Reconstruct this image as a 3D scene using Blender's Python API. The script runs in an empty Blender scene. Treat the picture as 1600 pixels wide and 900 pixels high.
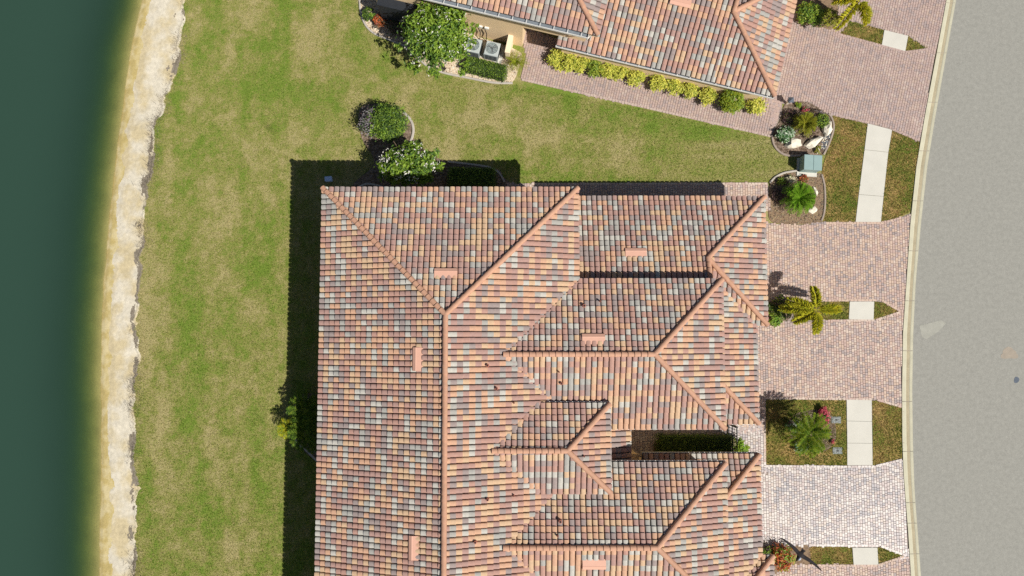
import bpy, bmesh, math, random
import numpy as np
from mathutils import Vector, Matrix

# ------------------------------------------------------------------ camera, sky, sun, exposure
S = bpy.context.scene
FPX = 1066.7                       # focal length in photo pixels (1600 wide)
TILT = math.radians(3.75)
CAM = Vector((0.0, 0.0, 42.0))
cam_d = bpy.data.cameras.new('camera'); cam = bpy.data.objects.new('camera', cam_d)
S.collection.objects.link(cam); S.camera = cam
cam.location = CAM; cam.rotation_euler = (TILT, 0, 0)
cam_d.sensor_width = 36.0; cam_d.lens = 36.0 * FPX / 1600.0
cam_d.clip_start = 0.5; cam_d.clip_end = 2000.0
RC = Matrix.Rotation(TILT, 3, 'X')

def P(px, py, h=0.0):
    """world point at height h seen at photo pixel (px, py): used to survey the photograph"""
    d = RC @ Vector(((px - 800) / FPX, (450 - py) / FPX, -1.0))
    return CAM + d * ((h - CAM.z) / d.z)

SUN = -(RC @ Vector(((106 - 800) / FPX, (450 + 53) / FPX, -1.0))).normalized()
EL = math.asin(SUN.z); AZ = math.atan2(SUN.x, SUN.y)
w = bpy.data.worlds.new('World'); S.world = w; w.use_nodes = True
nt = w.node_tree; bg = nt.nodes['Background']
sky = nt.nodes.new('ShaderNodeTexSky'); sky.sky_type = 'NISHITA'; sky.sun_disc = False
sky.sun_elevation = EL; sky.sun_rotation = AZ
nt.links.new(sky.outputs[0], bg.inputs[0]); bg.inputs[1].default_value = 0.05
sl = bpy.data.lights.new('sun', 'SUN'); sl.energy = 5.0; sl.angle = math.radians(0.53); sl.color = (1.0, 0.955, 0.88)
so = bpy.data.objects.new('sun', sl); S.collection.objects.link(so)
so.rotation_euler = SUN.to_track_quat('Z', 'Y').to_euler(); so.location = SUN * 80
S.view_settings.view_transform = 'Standard'; S.view_settings.look = 'None'
S.view_settings.exposure = 0.16; S.view_settings.gamma = 1.0
S.cycles.max_bounces = 5; S.cycles.diffuse_bounces = 2; S.cycles.glossy_bounces = 2
S.cycles.transparent_max_bounces = 6; S.cycles.transmission_bounces = 2
S.cycles.use_adaptive_sampling = True; S.cycles.adaptive_threshold = 0.01; S.cycles.use_denoising = False

R = random.Random(7)
NR = np.random.RandomState(11)
C = S.collection

# ------------------------------------------------------------------ helpers
def tag(o, label=None, cat=None, group=None, kind=None):
    if label: o['label'] = label
    if cat: o['category'] = cat
    if group: o['group'] = group
    if kind: o['kind'] = kind
    return o

def link(name, me, parent=None, m=None):
    o = bpy.data.objects.new(name, me); C.objects.link(o)
    if m is not None:
        for x in (m if isinstance(m, (list, tuple)) else [m]): me.materials.append(x)
    if parent: o.parent = parent
    return o

def thing(name, label, cat, loc=(0, 0, 0), rz=0.0, group=None):
    o = bpy.data.objects.new(name, None); C.objects.link(o)
    o.empty_display_size = 0.2
    o.location = loc; o.rotation_euler = (0, 0, rz)
    return tag(o, label, cat, group)

def mesh_np(name, V, F, MI=None, smooth=False):
    """V (n,3) array, F (m,k) array of equal sized faces"""
    V = np.asarray(V, np.float32); F = np.asarray(F, np.int32)
    me = bpy.data.meshes.new(name)
    me.vertices.add(len(V)); me.vertices.foreach_set('co', V.ravel())
    k = F.shape[1]
    me.loops.add(F.size); me.loops.foreach_set('vertex_index', F.ravel())
    me.polygons.add(len(F))
    me.polygons.foreach_set('loop_start', np.arange(len(F), dtype=np.int32) * k)
    me.polygons.foreach_set('loop_total', np.full(len(F), k, np.int32))
    if MI is not None: me.polygons.foreach_set('material_index', np.asarray(MI, np.int32))
    me.polygons.foreach_set('use_smooth', np.full(len(F), bool(smooth)))
    me.update(calc_edges=True); me.validate()
    return me

class MB:
    """collects boxes, prisms and sweeps, links them as one mesh"""
    def __init__(s): s.v = []; s.f = []; s.mi = []
    def add(s, vs, fs, mi=0):
        b = len(s.v); s.v += [tuple(x) for x in vs]
        for f in fs: s.f.append([b + i for i in f]); s.mi.append(mi)
    def box(s, c, sx, sy, sz, rz=0.0, mi=0):
        """c = centre of the base"""
        co, si = math.cos(rz), math.sin(rz); vs = []
        for z in (0, sz):
            for a, b in ((-1, -1), (1, -1), (1, 1), (-1, 1)):
                x, y = a * sx / 2, b * sy / 2
                vs.append((c[0] + x * co - y * si, c[1] + x * si + y * co, c[2] + z))
        s.add(vs, [(3, 2, 1, 0), (4, 5, 6, 7), (0, 1, 5, 4), (1, 2, 6, 5), (2, 3, 7, 6), (3, 0, 4, 7)], mi)
    def prism(s, pts, z0, z1, mi=0, bottom=False, bev=0.0):
        n = len(pts)
        a = sum(pts[i][0] * pts[(i + 1) % n][1] - pts[(i + 1) % n][0] * pts[i][1] for i in range(n))
        if a < 0: pts = list(reversed(pts))
        lo = [(p[0], p[1], z0) for p in pts]
        if bev:
            cx = sum(p[0] for p in pts) / n; cy = sum(p[1] for p in pts) / n
            mid = [(p[0], p[1], z1 - bev) for p in pts]
            hi = []
            for p in pts:
                d = math.hypot(p[0] - cx, p[1] - cy) or 1
                hi.append((p[0] + (cx - p[0]) / d * bev * 1.3, p[1] + (cy - p[1]) / d * bev * 1.3, z1))
            rings = [lo, mid, hi]
        else:
            rings = [lo, [(p[0], p[1], z1) for p in pts]]
        vs = [x for r in rings for x in r]; fs = []
        for k in range(len(rings) - 1):
            for i in range(n):
                j = (i + 1) % n; fs.append((k * n + i, k * n + j, (k + 1) * n + j, (k + 1) * n + i))
        fs.append(tuple((len(rings) - 1) * n + i for i in range(n)))
        if bottom: fs.append(tuple(reversed(range(n))))
        s.add(vs, fs, mi)
    def tube(s, pts, r, n=8, mi=0, cap=True):
        pts = [Vector(p) for p in pts]
        rs = r if isinstance(r, (list, tuple)) else [r] * len(pts)
        vs = []; ref = Vector((0.13, 0.31, 0.94))
        for i, p in enumerate(pts):
            t = (pts[min(i + 1, len(pts) - 1)] - pts[max(i - 1, 0)]).normalized()
            a = t.cross(ref)
            if a.length < 0.1: a = t.cross(Vector((1, 0, 0)))
            a.normalize(); b = t.cross(a)
            for k in range(n):
                q = 2 * math.pi * k / n
                vs.append(p + (a * math.cos(q) + b * math.sin(q)) * rs[i])
        fs = []
        for i in range(len(pts) - 1):
            for k in range(n):
                j = (k + 1) % n; fs.append((i * n + k, i * n + j, (i + 1) * n + j, (i + 1) * n + k))
        if cap:
            fs.append(tuple(reversed(range(n)))); fs.append(tuple((len(pts) - 1) * n + k for k in range(n)))
        s.add(vs, fs, mi)
    def build(s, name, m, parent=None, smooth=False):
        me = bpy.data.meshes.new(name); me.from_pydata(s.v, [], s.f)
        me.polygons.foreach_set('material_index', s.mi)
        if smooth: me.polygons.foreach_set('use_smooth', [True] * len(s.f))
        me.update()
        return link(name, me, parent, m)

def inside(poly, X, Y):
    poly = np.asarray(poly, float); X = np.asarray(X, float); Y = np.asarray(Y, float)
    r = np.zeros(X.shape, bool); n = len(poly)
    for i in range(n):
        x1, y1 = poly[i]; x2, y2 = poly[(i + 1) % n]
        if y1 == y2: continue
        c = ((y1 > Y) != (y2 > Y)) & (X < (x2 - x1) * (Y - y1) / (y2 - y1) + x1)
        r ^= c
    return r

def ground_poly(pts, h=0.0): return [tuple(P(x, y, h).xy) for x, y in pts]

def smoothline(pts, n=6, closed=False):
    """Catmull-Rom through 2-D points"""
    out = []; m = len(pts)
    for i in range(m if closed else m - 1):
        g = lambda k: pts[k % m] if closed else pts[min(max(k, 0), m - 1)]
        p0, p1, p2, p3 = g(i - 1), g(i), g(i + 1), g(i + 2)
        for s in range(n):
            t = s / n
            out.append(tuple(0.5 * (2 * p1[k] + (p2[k] - p0[k]) * t + (2 * p0[k] - 5 * p1[k] + 4 * p2[k] - p3[k]) * t * t
                       + (3 * p1[k] - p0[k] - 3 * p2[k] + p3[k]) * t ** 3) for k in (0, 1)))
    if not closed: out.append(tuple(pts[-1]))
    return out

_vn = np.random.RandomState(3).rand(64, 64)
def vnoise(x, y):
    x = np.asarray(x, float); y = np.asarray(y, float)
    i = np.floor(x).astype(int); j = np.floor(y).astype(int); f = x - i; g = y - j
    f = f * f * (3 - 2 * f); g = g * g * (3 - 2 * g)
    q = lambda a, b: _vn[a % 64, b % 64]
    return (q(i, j) * (1 - f) + q(i + 1, j) * f) * (1 - g) + (q(i, j + 1) * (1 - f) + q(i + 1, j + 1) * f) * g
def fbm(x, y, o=4):
    s = 0; a = 0.5
    for k in range(o): s = s + a * vnoise(x * 2 ** k + 17.3 * k, y * 2 ** k + 5.1 * k); a *= 0.5
    return s

# ------------------------------------------------------------------ materials
def srgb(r, g, b):
    f = lambda c: (c / 255 / 12.92) if c / 255 <= 0.04045 else ((c / 255 + 0.055) / 1.055) ** 2.4
    return (f(r), f(g), f(b))

def mat(name, col, rough=0.8, var=0.25, scale=6.0, fine=60.0, bump=0.0, spec=0.3, bscale=80.0, metal=0.0, hue=None, trans=0.0, hscale=None):
    """base colour broken up by two noises in world space; hue = second colour mixed in by the coarse noise"""
    m = bpy.data.materials.new(name); m.use_nodes = True
    n = m.node_tree.nodes; l = m.node_tree.links; b = n['Principled BSDF']
    g = n.new('ShaderNodeNewGeometry')
    n1 = n.new('ShaderNodeTexNoise'); n1.inputs['Scale'].default_value = scale; n1.inputs['Detail'].default_value = 5
    n2 = n.new('ShaderNodeTexNoise'); n2.inputs['Scale'].default_value = fine; n2.inputs['Detail'].default_value = 3
    l.new(g.outputs['Position'], n1.inputs['Vector']); l.new(g.outputs['Position'], n2.inputs['Vector'])
    mul = n.new('ShaderNodeMath'); mul.operation = 'ADD'
    l.new(n1.outputs[0], mul.inputs[0]); l.new(n2.outputs[0], mul.inputs[1])
    mr = n.new('ShaderNodeMapRange'); mr.inputs[1].default_value = 0.6; mr.inputs[2].default_value = 1.4
    mr.inputs[3].default_value = 1 - var; mr.inputs[4].default_value = 1 + var
    l.new(mul.outputs[0], mr.inputs[0])
    mx = n.new('ShaderNodeMix'); mx.data_type = 'RGBA'; mx.blend_type = 'MIX'
    mx.inputs[6].default_value = (*col, 1); mx.inputs[7].default_value = (*(hue or col), 1)
    if hue:
        r = n.new('ShaderNodeMapRange'); r.inputs[1].default_value = 0.42; r.inputs[2].default_value = 0.6
        src = n1
        if hscale:
            src = n.new('ShaderNodeTexNoise'); src.inputs['Scale'].default_value = hscale; src.inputs['Detail'].default_value = 3
            l.new(g.outputs['Position'], src.inputs['Vector'])
        l.new(src.outputs[0], r.inputs[0]); l.new(r.outputs[0], mx.inputs[0])
    vm = n.new('ShaderNodeVectorMath'); vm.operation = 'SCALE'
    l.new(mx.outputs[2], vm.inputs[0]); l.new(mr.outputs[0], vm.inputs['Scale'])
    l.new(vm.outputs[0], b.inputs['Base Color'])
    b.inputs['Roughness'].default_value = rough; b.inputs['Specular IOR Level'].default_value = spec
    b.inputs['Metallic'].default_value = metal
    if bump:
        n3 = n.new('ShaderNodeTexNoise'); n3.inputs['Scale'].default_value = bscale; n3.inputs['Detail'].default_value = 4
        l.new(g.outputs['Position'], n3.inputs['Vector'])
        bp = n.new('ShaderNodeBump'); bp.inputs['Strength'].default_value = bump; bp.inputs['Distance'].default_value = 0.02
        l.new(n3.outputs[0], bp.inputs['Height']); l.new(bp.outputs[0], b.inputs['Normal'])
    if trans:
        t = n.new('ShaderNodeBsdfTranslucent'); l.new(vm.outputs[0], t.inputs[0])
        ms = n.new('ShaderNodeMixShader'); ms.inputs[0].default_value = trans
        l.new(b.outputs[0], ms.inputs[1]); l.new(t.outputs[0], ms.inputs[2])
        l.new(ms.outputs[0], n['Material Output'].inputs[0])
    return m

def grassmat(name, green, olive, straw, s1=0.5, shift=0.0, bump=0.6, attr=None):
    """turf: lush, tired and dry grass mixed by how dry the spot is (a stored attribute, or noise) and broken up by finer noise"""
    m = bpy.data.materials.new(name); m.use_nodes = True
    n = m.node_tree.nodes; l = m.node_tree.links; b = n['Principled BSDF']
    g = n.new('ShaderNodeNewGeometry')
    def noise(sc, det=4, rough=0.6, dist=0.0):
        t = n.new('ShaderNodeTexNoise'); t.inputs['Scale'].default_value = sc; t.inputs['Detail'].default_value = det
        t.inputs['Roughness'].default_value = rough; t.inputs['Distortion'].default_value = dist
        l.new(g.outputs['Position'], t.inputs['Vector']); return t.outputs[0]
    def op(o, a, bb=None, v=None):
        q = n.new('ShaderNodeMath'); q.operation = o
        l.new(a, q.inputs[0])
        if bb is not None: l.new(bb, q.inputs[1])
        else: q.inputs[1].default_value = v
        return q.outputs[0]
    if attr:
        t = n.new('ShaderNodeAttribute'); t.attribute_name = attr; base = t.outputs['Fac']
    else: base = op('ADD', op('MULTIPLY', noise(s1, 5, 0.62, 0.6), None, 2.0), None, -0.5)
    a = op('ADD', base, op('MULTIPLY', noise(2.6, 4, 0.65, 0.3), None, 0.9)); a = op('ADD', a, op('MULTIPLY', noise(8, 4, 0.7), None, 1.25))
    a = op('ADD', a, op('MULTIPLY', noise(24, 3, 0.7), None, 0.7)); a = op('ADD', a, None, shift - 1.425)
    cr = n.new('ShaderNodeValToRGB'); e = cr.color_ramp.elements
    e[0].position = 0.12; e[0].color = (*green, 1); e[1].position = 0.88; e[1].color = (*straw, 1)
    x = e.new(0.5); x.color = (*olive, 1)
    l.new(a, cr.inputs[0])
    v = n.new('ShaderNodeMapRange'); v.inputs[1].default_value = 0.32; v.inputs[2].default_value = 0.68
    v.inputs[3].default_value = 0.55; v.inputs[4].default_value = 1.38
    l.new(noise(17, 6, 0.8), v.inputs[0])
    vm = n.new('ShaderNodeVectorMath'); vm.operation = 'SCALE'
    l.new(cr.outputs[0], vm.inputs[0]); l.new(v.outputs[0], vm.inputs['Scale'])
    l.new(vm.outputs[0], b.inputs['Base Color']); b.inputs['Roughness'].default_value = 0.95
    b.inputs['Specular IOR Level'].default_value = 0.1
    bp = n.new('ShaderNodeBump'); bp.inputs['Strength'].default_value = bump; bp.inputs['Distance'].default_value = 0.06
    l.new(noise(20, 5, 0.75), bp.inputs['Height']); l.new(bp.outputs[0], b.inputs['Normal'])
    return m

M = {}
M['lawn'] = grassmat('lawn_turf', (0.155, 0.222, 0.034), (0.245, 0.242, 0.072), (0.35, 0.305, 0.138), attr='dryness')
M['verge'] = grassmat('verge_turf', (0.10, 0.15, 0.02), (0.23, 0.19, 0.05), (0.40, 0.265, 0.105))
M['asphalt'] = mat('asphalt', (0.282, 0.277, 0.246), 0.92, 0.15, 4, 11, 0.6, 0.2, 30)
M['patch'] = mat('road_patch', (0.335, 0.33, 0.285), 0.9, 0.16, 3, 40, 0.4, 0.2, 45)
M['rust'] = mat('road_stain', (0.325, 0.28, 0.225), 0.9, 0.15, 4, 40, 0.4, 0.2, 45)
M['curb'] = mat('kerb_concrete', (0.50, 0.475, 0.355), 0.88, 0.14, 1.5, 25, 0.2, 0.25)
M['curb_dirt'] = mat('kerb_flowline_dirt', (0.39, 0.335, 0.225), 0.92, 0.22, 1.2, 18, 0.2, 0.2)
M['slab'] = mat('sidewalk_concrete', (0.57, 0.55, 0.485), 0.88, 0.08, 1.1, 30, 0.15, 0.25)
M['sand'] = mat('bank_sand', (0.66, 0.60, 0.475), 0.95, 0.22, 5, 22, 0.5, 0.15, 22, hue=(0.58, 0.485, 0.30), hscale=0.7)
M['wet'] = mat('wet_sand', (0.55, 0.43, 0.17), 0.8, 0.22, 1.6, 14, 0.3, 0.3, 20, hue=(0.60, 0.50, 0.27))
M['litter'] = mat('dead_grass_fringe', (0.31, 0.265, 0.205), 0.95, 0.4, 5, 30, 1.0, 0.1, 30, hue=(0.20, 0.17, 0.125))
M['bed'] = mat('lake_bed', (0.42, 0.36, 0.15), 0.95, 0.2, 1.0, 10, 0, 0.1)
M['mulch'] = mat('bark_mulch', (0.15, 0.105, 0.075), 0.95, 0.5, 7, 40, 1.0, 0.1, 50, hue=(0.24, 0.18, 0.14))
M['soil'] = mat('leafy_soil', (0.31, 0.215, 0.135), 0.95, 0.5, 9, 35, 1.0, 0.1, 50, hue=(0.16, 0.11, 0.075))
M['gravel'] = mat('cream_gravel', (0.62, 0.50, 0.36), 0.9, 0.35, 10, 45, 1.0, 0.2, 40)
M['edging'] = mat('edging_concrete', (0.33, 0.27, 0.225), 0.9, 0.18, 3, 30, 0.3, 0.2)
M['edging_pale'] = mat('edging_pale_concrete', (0.44, 0.40, 0.35), 0.9, 0.18, 3, 30, 0.3, 0.2)
M['stucco'] = mat('stucco', (0.80, 0.60, 0.37), 0.9, 0.07, 2, 60, 0.3, 0.2, 90)
M['stucco_pale'] = mat('stucco_trim', (0.82, 0.67, 0.48), 0.9, 0.06, 2, 60, 0.2, 0.2, 90)
M['gutter'] = mat('gutter_white', (0.72, 0.70, 0.66), 0.45, 0.05, 3, 20)
M['gutter_in'] = mat('gutter_sky_tint', (0.18, 0.205, 0.23), 0.6, 0.2, 3, 20)  # blue-grey colour carries the sky reflection inside the white gutter
M['deck'] = mat('roof_underlay', (0.10, 0.065, 0.05), 0.95, 0.2)
M['joint'] = mat('paver_joint_sand', (0.31, 0.255, 0.225), 0.95, 0.25, 4, 40)
M['vent'] = mat('vent_peach_paint', (0.62, 0.355, 0.26), 0.55, 0.05, 4, 30)
M['pipe'] = mat('vent_pipe_paint', (0.42, 0.15, 0.10), 0.6, 0.1)
M['pipe_in'] = mat('vent_pipe_throat', (0.02, 0.02, 0.02), 0.9, 0.1)
M['box'] = mat('transformer_green', (0.255, 0.36, 0.345), 0.45, 0.06, 3, 30, 0, 0.4)
M['white'] = mat('white_paint', (0.75, 0.74, 0.70), 0.6, 0.05)
M['acgrey'] = mat('ac_grey_paint', (0.40, 0.44, 0.435), 0.5, 0.06)
M['acdark'] = mat('ac_grille_dark', (0.05, 0.06, 0.065), 0.6, 0.2)
M['acfan'] = mat('ac_fan_well', (0.17, 0.215, 0.22), 0.5, 0.1)
M['black'] = mat('black_iron', (0.018, 0.018, 0.022), 0.5, 0.1)
M['lanai_box'] = mat('lanai_near_black', (0.022, 0.026, 0.034), 0.6, 0.2)  # near-black colour of the solid lanai box
M['stone'] = mat('limestone', (0.72, 0.66, 0.54), 0.9, 0.15, 4, 25, 1.0, 0.2, 18)
M['slate'] = mat('slate_stone', (0.10, 0.12, 0.15), 0.8, 0.3, 6, 30, 0.6)
M['lid'] = mat('meter_box_lid', (0.26, 0.28, 0.275), 0.85, 0.12, 6, 40, 0.2)
M['bark'] = mat('bark', (0.16, 0.115, 0.08), 0.95, 0.35, 8, 40, 0.8)
M['palmwood'] = mat('palm_trunk_fibre', (0.19, 0.15, 0.10), 0.95, 0.35, 8, 40, 0.8)
M['bluecap'] = mat('pale_blue_plastic', (0.48, 0.60, 0.78), 0.6, 0.05)

TONES = [mat('tile_peach', (0.525, 0.316, 0.207), 0.75, 0.15, 9, 50, 0.15, 0.3),
         mat('tile_terracotta', (0.401, 0.236, 0.188), 0.75, 0.15, 9, 50, 0.15, 0.3),
         mat('tile_rose', (0.369, 0.230, 0.195), 0.75, 0.15, 9, 50, 0.15, 0.3),
         mat('tile_mauve', (0.294, 0.237, 0.220), 0.75, 0.15, 9, 50, 0.15, 0.3),
         mat('tile_grey', (0.348, 0.335, 0.304), 0.75, 0.15, 9, 50, 0.15, 0.3),
         mat('tile_pale', (0.456, 0.435, 0.387), 0.75, 0.15, 9, 50, 0.15, 0.3),
         mat('tile_sand', (0.529, 0.363, 0.229), 0.75, 0.15, 9, 50, 0.15, 0.3)]
TW = [0.17, 0.15, 0.19, 0.15, 0.11, 0.09, 0.14]
M['cap'] = mat('ridge_cap', (0.47, 0.265, 0.175), 0.75, 0.18, 3, 40, 0.15, 0.3)
def mixc(c, t, k): return tuple(c[i] + (t[i] - c[i]) * k for i in range(3))
PNAMES = ('rose', 'mauve', 'buff', 'cream', 'slate')
PC = [(0.47, 0.335, 0.285), (0.40, 0.32, 0.30), (0.53, 0.39, 0.30), (0.57, 0.46, 0.38), (0.30, 0.255, 0.25)]
PAV = [mat('paver_' + k, mixc(c, (0.475, 0.36, 0.305), 0.2), 0.6, 0.16, 3, 50, 0.2, 0.35) for k, c in zip(PNAMES, PC)]
PAVR = [mat('rose_drive_paver_' + k, mixc(c, (0.385, 0.295, 0.27), 0.55), 0.6, 0.16, 2, 50, 0.2, 0.35) for k, c in zip(PNAMES, PC)]
PAVS = [mat('sealed_paver_' + k, mixc(c, (0.40, 0.36, 0.36), 0.25), 0.42, 0.16, 3, 50, 0.25, 0.55) for k, c in
        zip(PNAMES, ((0.42, 0.33, 0.30), (0.33, 0.285, 0.285), (0.48, 0.385, 0.315), (0.56, 0.50, 0.45), (0.25, 0.235, 0.25)))]

# ------------------------------------------------------------------ lake, bank, lawn
ZW = -0.60
_wl = [(238, -60), (224, 0), (206, 80), (197, 140), (190, 200), (180, 280), (172, 350), (166, 420), (161, 500), (160, 600), (160, 700), (159, 800), (157, 900), (154, 960)]
_ge = [(296, -60), (289, 0), (287, 40), (280, 75), (284, 95), (268, 130), (258, 165), (243, 195), (238, 230), (240, 262), (229, 300), (228, 350), (222, 400), (221, 450), (213, 500), (219, 560), (210, 610), (214, 660), (208, 700), (216, 760), (210, 820), (217, 870), (210, 900), (212, 960)]
_w = sorted((P(x, y, ZW).y, P(x, y, ZW).x) for x, y in _wl); _g = sorted((P(x, y, -0.05).y, P(x, y, -0.05).x) for x, y in _ge)
def xw(y): return np.interp(y, [a for a, b in _w], [b for a, b in _w]) + 0.16 * (fbm(np.asarray(y) * 0.9, 3.3) - 0.47)
def xg(y):
    y = np.asarray(y, float)
    return np.interp(y, [a for a, b in _g], [b for a, b in _g]) + 0.55 * (fbm(y * 1.3, 9.1, 5) - 0.47) + 0.25 * (fbm(y * 5.1, 2.1, 3) - 0.43)
YS = np.concatenate([[-300, -200, -120, -70, -45, -32], np.arange(-25, 27.01, 0.13), [34, 45, 70, 120, 200, 300]])

def grid_mesh(name, X, Y, Z, MI=None, smooth=True):
    r, c = X.shape
    V = np.stack([X, Y, Z], -1).reshape(-1, 3)
    i = np.arange(r - 1)[:, None] * c + np.arange(c - 1)[None, :]
    F = np.stack([i, i + 1, i + 1 + c, i + c], -1).reshape(-1, 4)
    return mesh_np(name, V, F, MI, smooth)

W_ = xw(YS); G_ = xg(YS)
off = np.array([300, 150, 80, 45, 30, 20, 14, 10, 8, 6.5, 5.5, 4.7, 4, 3.4, 2.8, 2.3, 1.9, 1.5, 1.2, 0.9, 0.6, 0.35, 0.15, 0, -0.2, -0.45])
def bedz(d): return ZW - np.where(d < 0, 0.28 * d, np.minimum(0.27 * d + 0.04 * d * d, 3.2))
X = W_[:, None] - off[None, :] - 0.25 * (off[None, :] > 0.3) * (off[None, :] < 9) * (fbm(YS[:, None] * 0.5, off[None, :] * 0.4, 3) - 0.45)
D = np.broadcast_to(off[None, :], X.shape)
Yg = np.broadcast_to(YS[:, None], X.shape)
tag(link('lake_bed', grid_mesh('lake_bed', X, Yg, bedz(D) - 0.012), None, M['bed']), 'yellow sandy bed sloping down under the lake', kind='structure')
me = grid_mesh('lake_water', X[:, :-1], Yg[:, :-1], np.full(X[:, :-1].shape, ZW), None)
dep = np.maximum(ZW - bedz(D[:, :-1]), 0).reshape(-1)
at = me.attributes.new('water_depth', 'FLOAT', 'POINT'); at.data.foreach_set('value', dep.astype(np.float32))
# turbid green water: the deeper it is the less of the bed shows and the more of the suspended silt
wm = bpy.data.materials.new('turbid_water'); wm.use_nodes = True
n = wm.node_tree.nodes; l = wm.node_tree.links; n.remove(n['Principled BSDF'])
def ramp_exp(k):
    a = n.new('ShaderNodeAttribute'); a.attribute_name = 'water_depth'
    m1 = n.new('ShaderNodeMath'); m1.operation = 'MULTIPLY'; m1.inputs[1].default_value = -k; l.new(a.outputs['Fac'], m1.inputs[0])
    m2 = n.new('ShaderNodeMath'); m2.operation = 'EXPONENT'; l.new(m1.outputs[0], m2.inputs[0]); return m2.outputs[0]
cc = n.new('ShaderNodeCombineColor')
for i_, k_ in enumerate((1.5, 0.75, 1.9)): l.new(ramp_exp(k_), cc.inputs[i_])
tr = n.new('ShaderNodeBsdfTransparent'); l.new(cc.outputs[0], tr.inputs[0])
silt = n.new('ShaderNodeBsdfDiffuse'); silt.inputs[0].default_value = (0.028, 0.062, 0.044, 1)
inv = n.new('ShaderNodeMath'); inv.operation = 'SUBTRACT'; inv.inputs[0].default_value = 1.0; l.new(ramp_exp(1.35), inv.inputs[1])
ms = n.new('ShaderNodeMixShader'); l.new(inv.outputs[0], ms.inputs[0]); l.new(tr.outputs[0], ms.inputs[1]); l.new(silt.outputs[0], ms.inputs[2])
gl = n.new('ShaderNodeBsdfGlossy'); gl.inputs['Roughness'].default_value = 0.06
fr = n.new('ShaderNodeFresnel'); fr.inputs[0].default_value = 1.33
geo = n.new('ShaderNodeNewGeometry'); nz = n.new('ShaderNodeTexNoise'); nz.inputs['Scale'].default_value = 1.6; nz.inputs['Detail'].default_value = 5
l.new(geo.outputs['Position'], nz.inputs['Vector'])
bp = n.new('ShaderNodeBump'); bp.inputs['Strength'].default_value = 0.25; bp.inputs['Distance'].default_value = 0.04; l.new(nz.outputs[0], bp.inputs['Height'])
l.new(bp.outputs[0], gl.inputs['Normal']); l.new(bp.outputs[0], fr.inputs['Normal'])
m2 = n.new('ShaderNodeMixShader'); l.new(fr.outputs[0], m2.inputs[0]); l.new(ms.outputs[0], m2.inputs[1]); l.new(gl.outputs[0], m2.inputs[2])
l.new(m2.outputs[0], n['Material Output'].inputs[0])
tag(link('lake_water', me, None, wm), 'dark green lake water along the sandy bank', kind='structure')

T = np.linspace(0, 1, 44)
A0 = W_ - 0.12
X = A0[:, None] + (G_ - A0)[:, None] * T[None, :]
Yg = np.broadcast_to(YS[:, None], X.shape); Tg = np.broadcast_to(T[None, :], X.shape)
scarp = 0.94 + 0.05 * (fbm(YS * 2.2, 4.4)[:, None] - 0.45)
Z = np.interp(T, [0, 0.12, 0.35, 0.9, 1.0], [ZW - 0.03, -0.5, -0.34, -0.06, -0.02])[None, :] + 0.055 * (fbm(X * 1.6, Yg * 1.6, 5) - 0.47) * np.sin(np.pi * np.minimum(Tg * 1.1, 1)) 
Z = Z + 0.02 * (fbm(X * 7, Yg * 7, 3) - 0.43) * (Tg > 0.05)
Z = np.where(Tg > scarp, 0.0 - 0.01 * (fbm(X * 5, Yg * 5, 2) - 0.4), Z); Z[:, -1] = 0.0
fT = Tg[:-1, :-1]; nz_ = fbm(X[:-1, :-1] * 1.1, Yg[:-1, :-1] * 1.1, 4); nz2 = fbm(X[:-1, :-1] * 2.6 + 9, Yg[:-1, :-1] * 0.9, 4)
low = np.interp(Yg[:-1, :-1], [-22, -6, 6], [0.16, 0.06, 0.0])
MI = np.where(fT < 0.19 + 0.34 * (nz_ - 0.42) + low, 1, 0)
MI = np.where(fT > 1.02 - 0.9 * np.maximum(nz2 - 0.42, 0), 2, MI)
tag(link('sand_bank', grid_mesh('sand_bank', X, Yg, Z, MI.reshape(-1)), None, [M['sand'], M['wet'], M['litter']]), 'pale eroded sand bank between lake and lawn', kind='structure')

# how dry the turf is: broad drifts, streaks along the shore, and the bare and lush spots seen in the photograph
SPOTS = [(-0.55, 398, 105, 22, 60), (-0.5, 420, 140, 26, 26), (-0.55, 405, 345, 24, 55), (-0.45, 392, 420, 32, 22), (-0.35, 296, 480, 22, 70), (-0.3, 330, 250, 40, 50), (-0.3, 330, 30, 22, 60), (-0.3, 318, 95, 16, 30),
 (-0.7, 865, 142, 60, 16), (-0.55, 950, 172, 60, 14), (-0.45, 1040, 192, 60, 12), (-0.4, 1130, 215, 60, 12), (-0.4, 860, 278, 50, 9), (-0.35, 950, 275, 60, 10), (-0.35, 620, 110, 60, 22), (-0.3, 300, 640, 30, 50), (-0.35, 345, 800, 30, 40), (-0.3, 405, 760, 20, 60), (-0.3, 255, 560, 14, 40),
 (-0.25, 1150, 262, 40, 14), (0.45, 350, 100, 26, 22), (0.4, 445, 235, 45, 55), (0.55, 745, 185, 55, 24), (0.45, 840, 215, 50, 16), (0.4, 1080, 232, 50, 14), (0.5, 322, 690, 16, 40), (0.4, 425, 560, 22, 80), (0.4, 480, 70, 40, 40), (0.4, 250, 650, 26, 60), (0.35, 350, 465, 30, 30), (0.4, 400, 480, 22, 22),
 (0.35, 690, 240, 40, 20), (0.3, 395, 860, 40, 30), (0.3, 240, 400, 14, 80), (0.35, 960, 225, 40, 12)]
SPOTS = [(a, P(x, y).x, P(x, y).y, rx / 25.4, ry / 25.4) for a, x, y, rx, ry in SPOTS]
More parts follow.
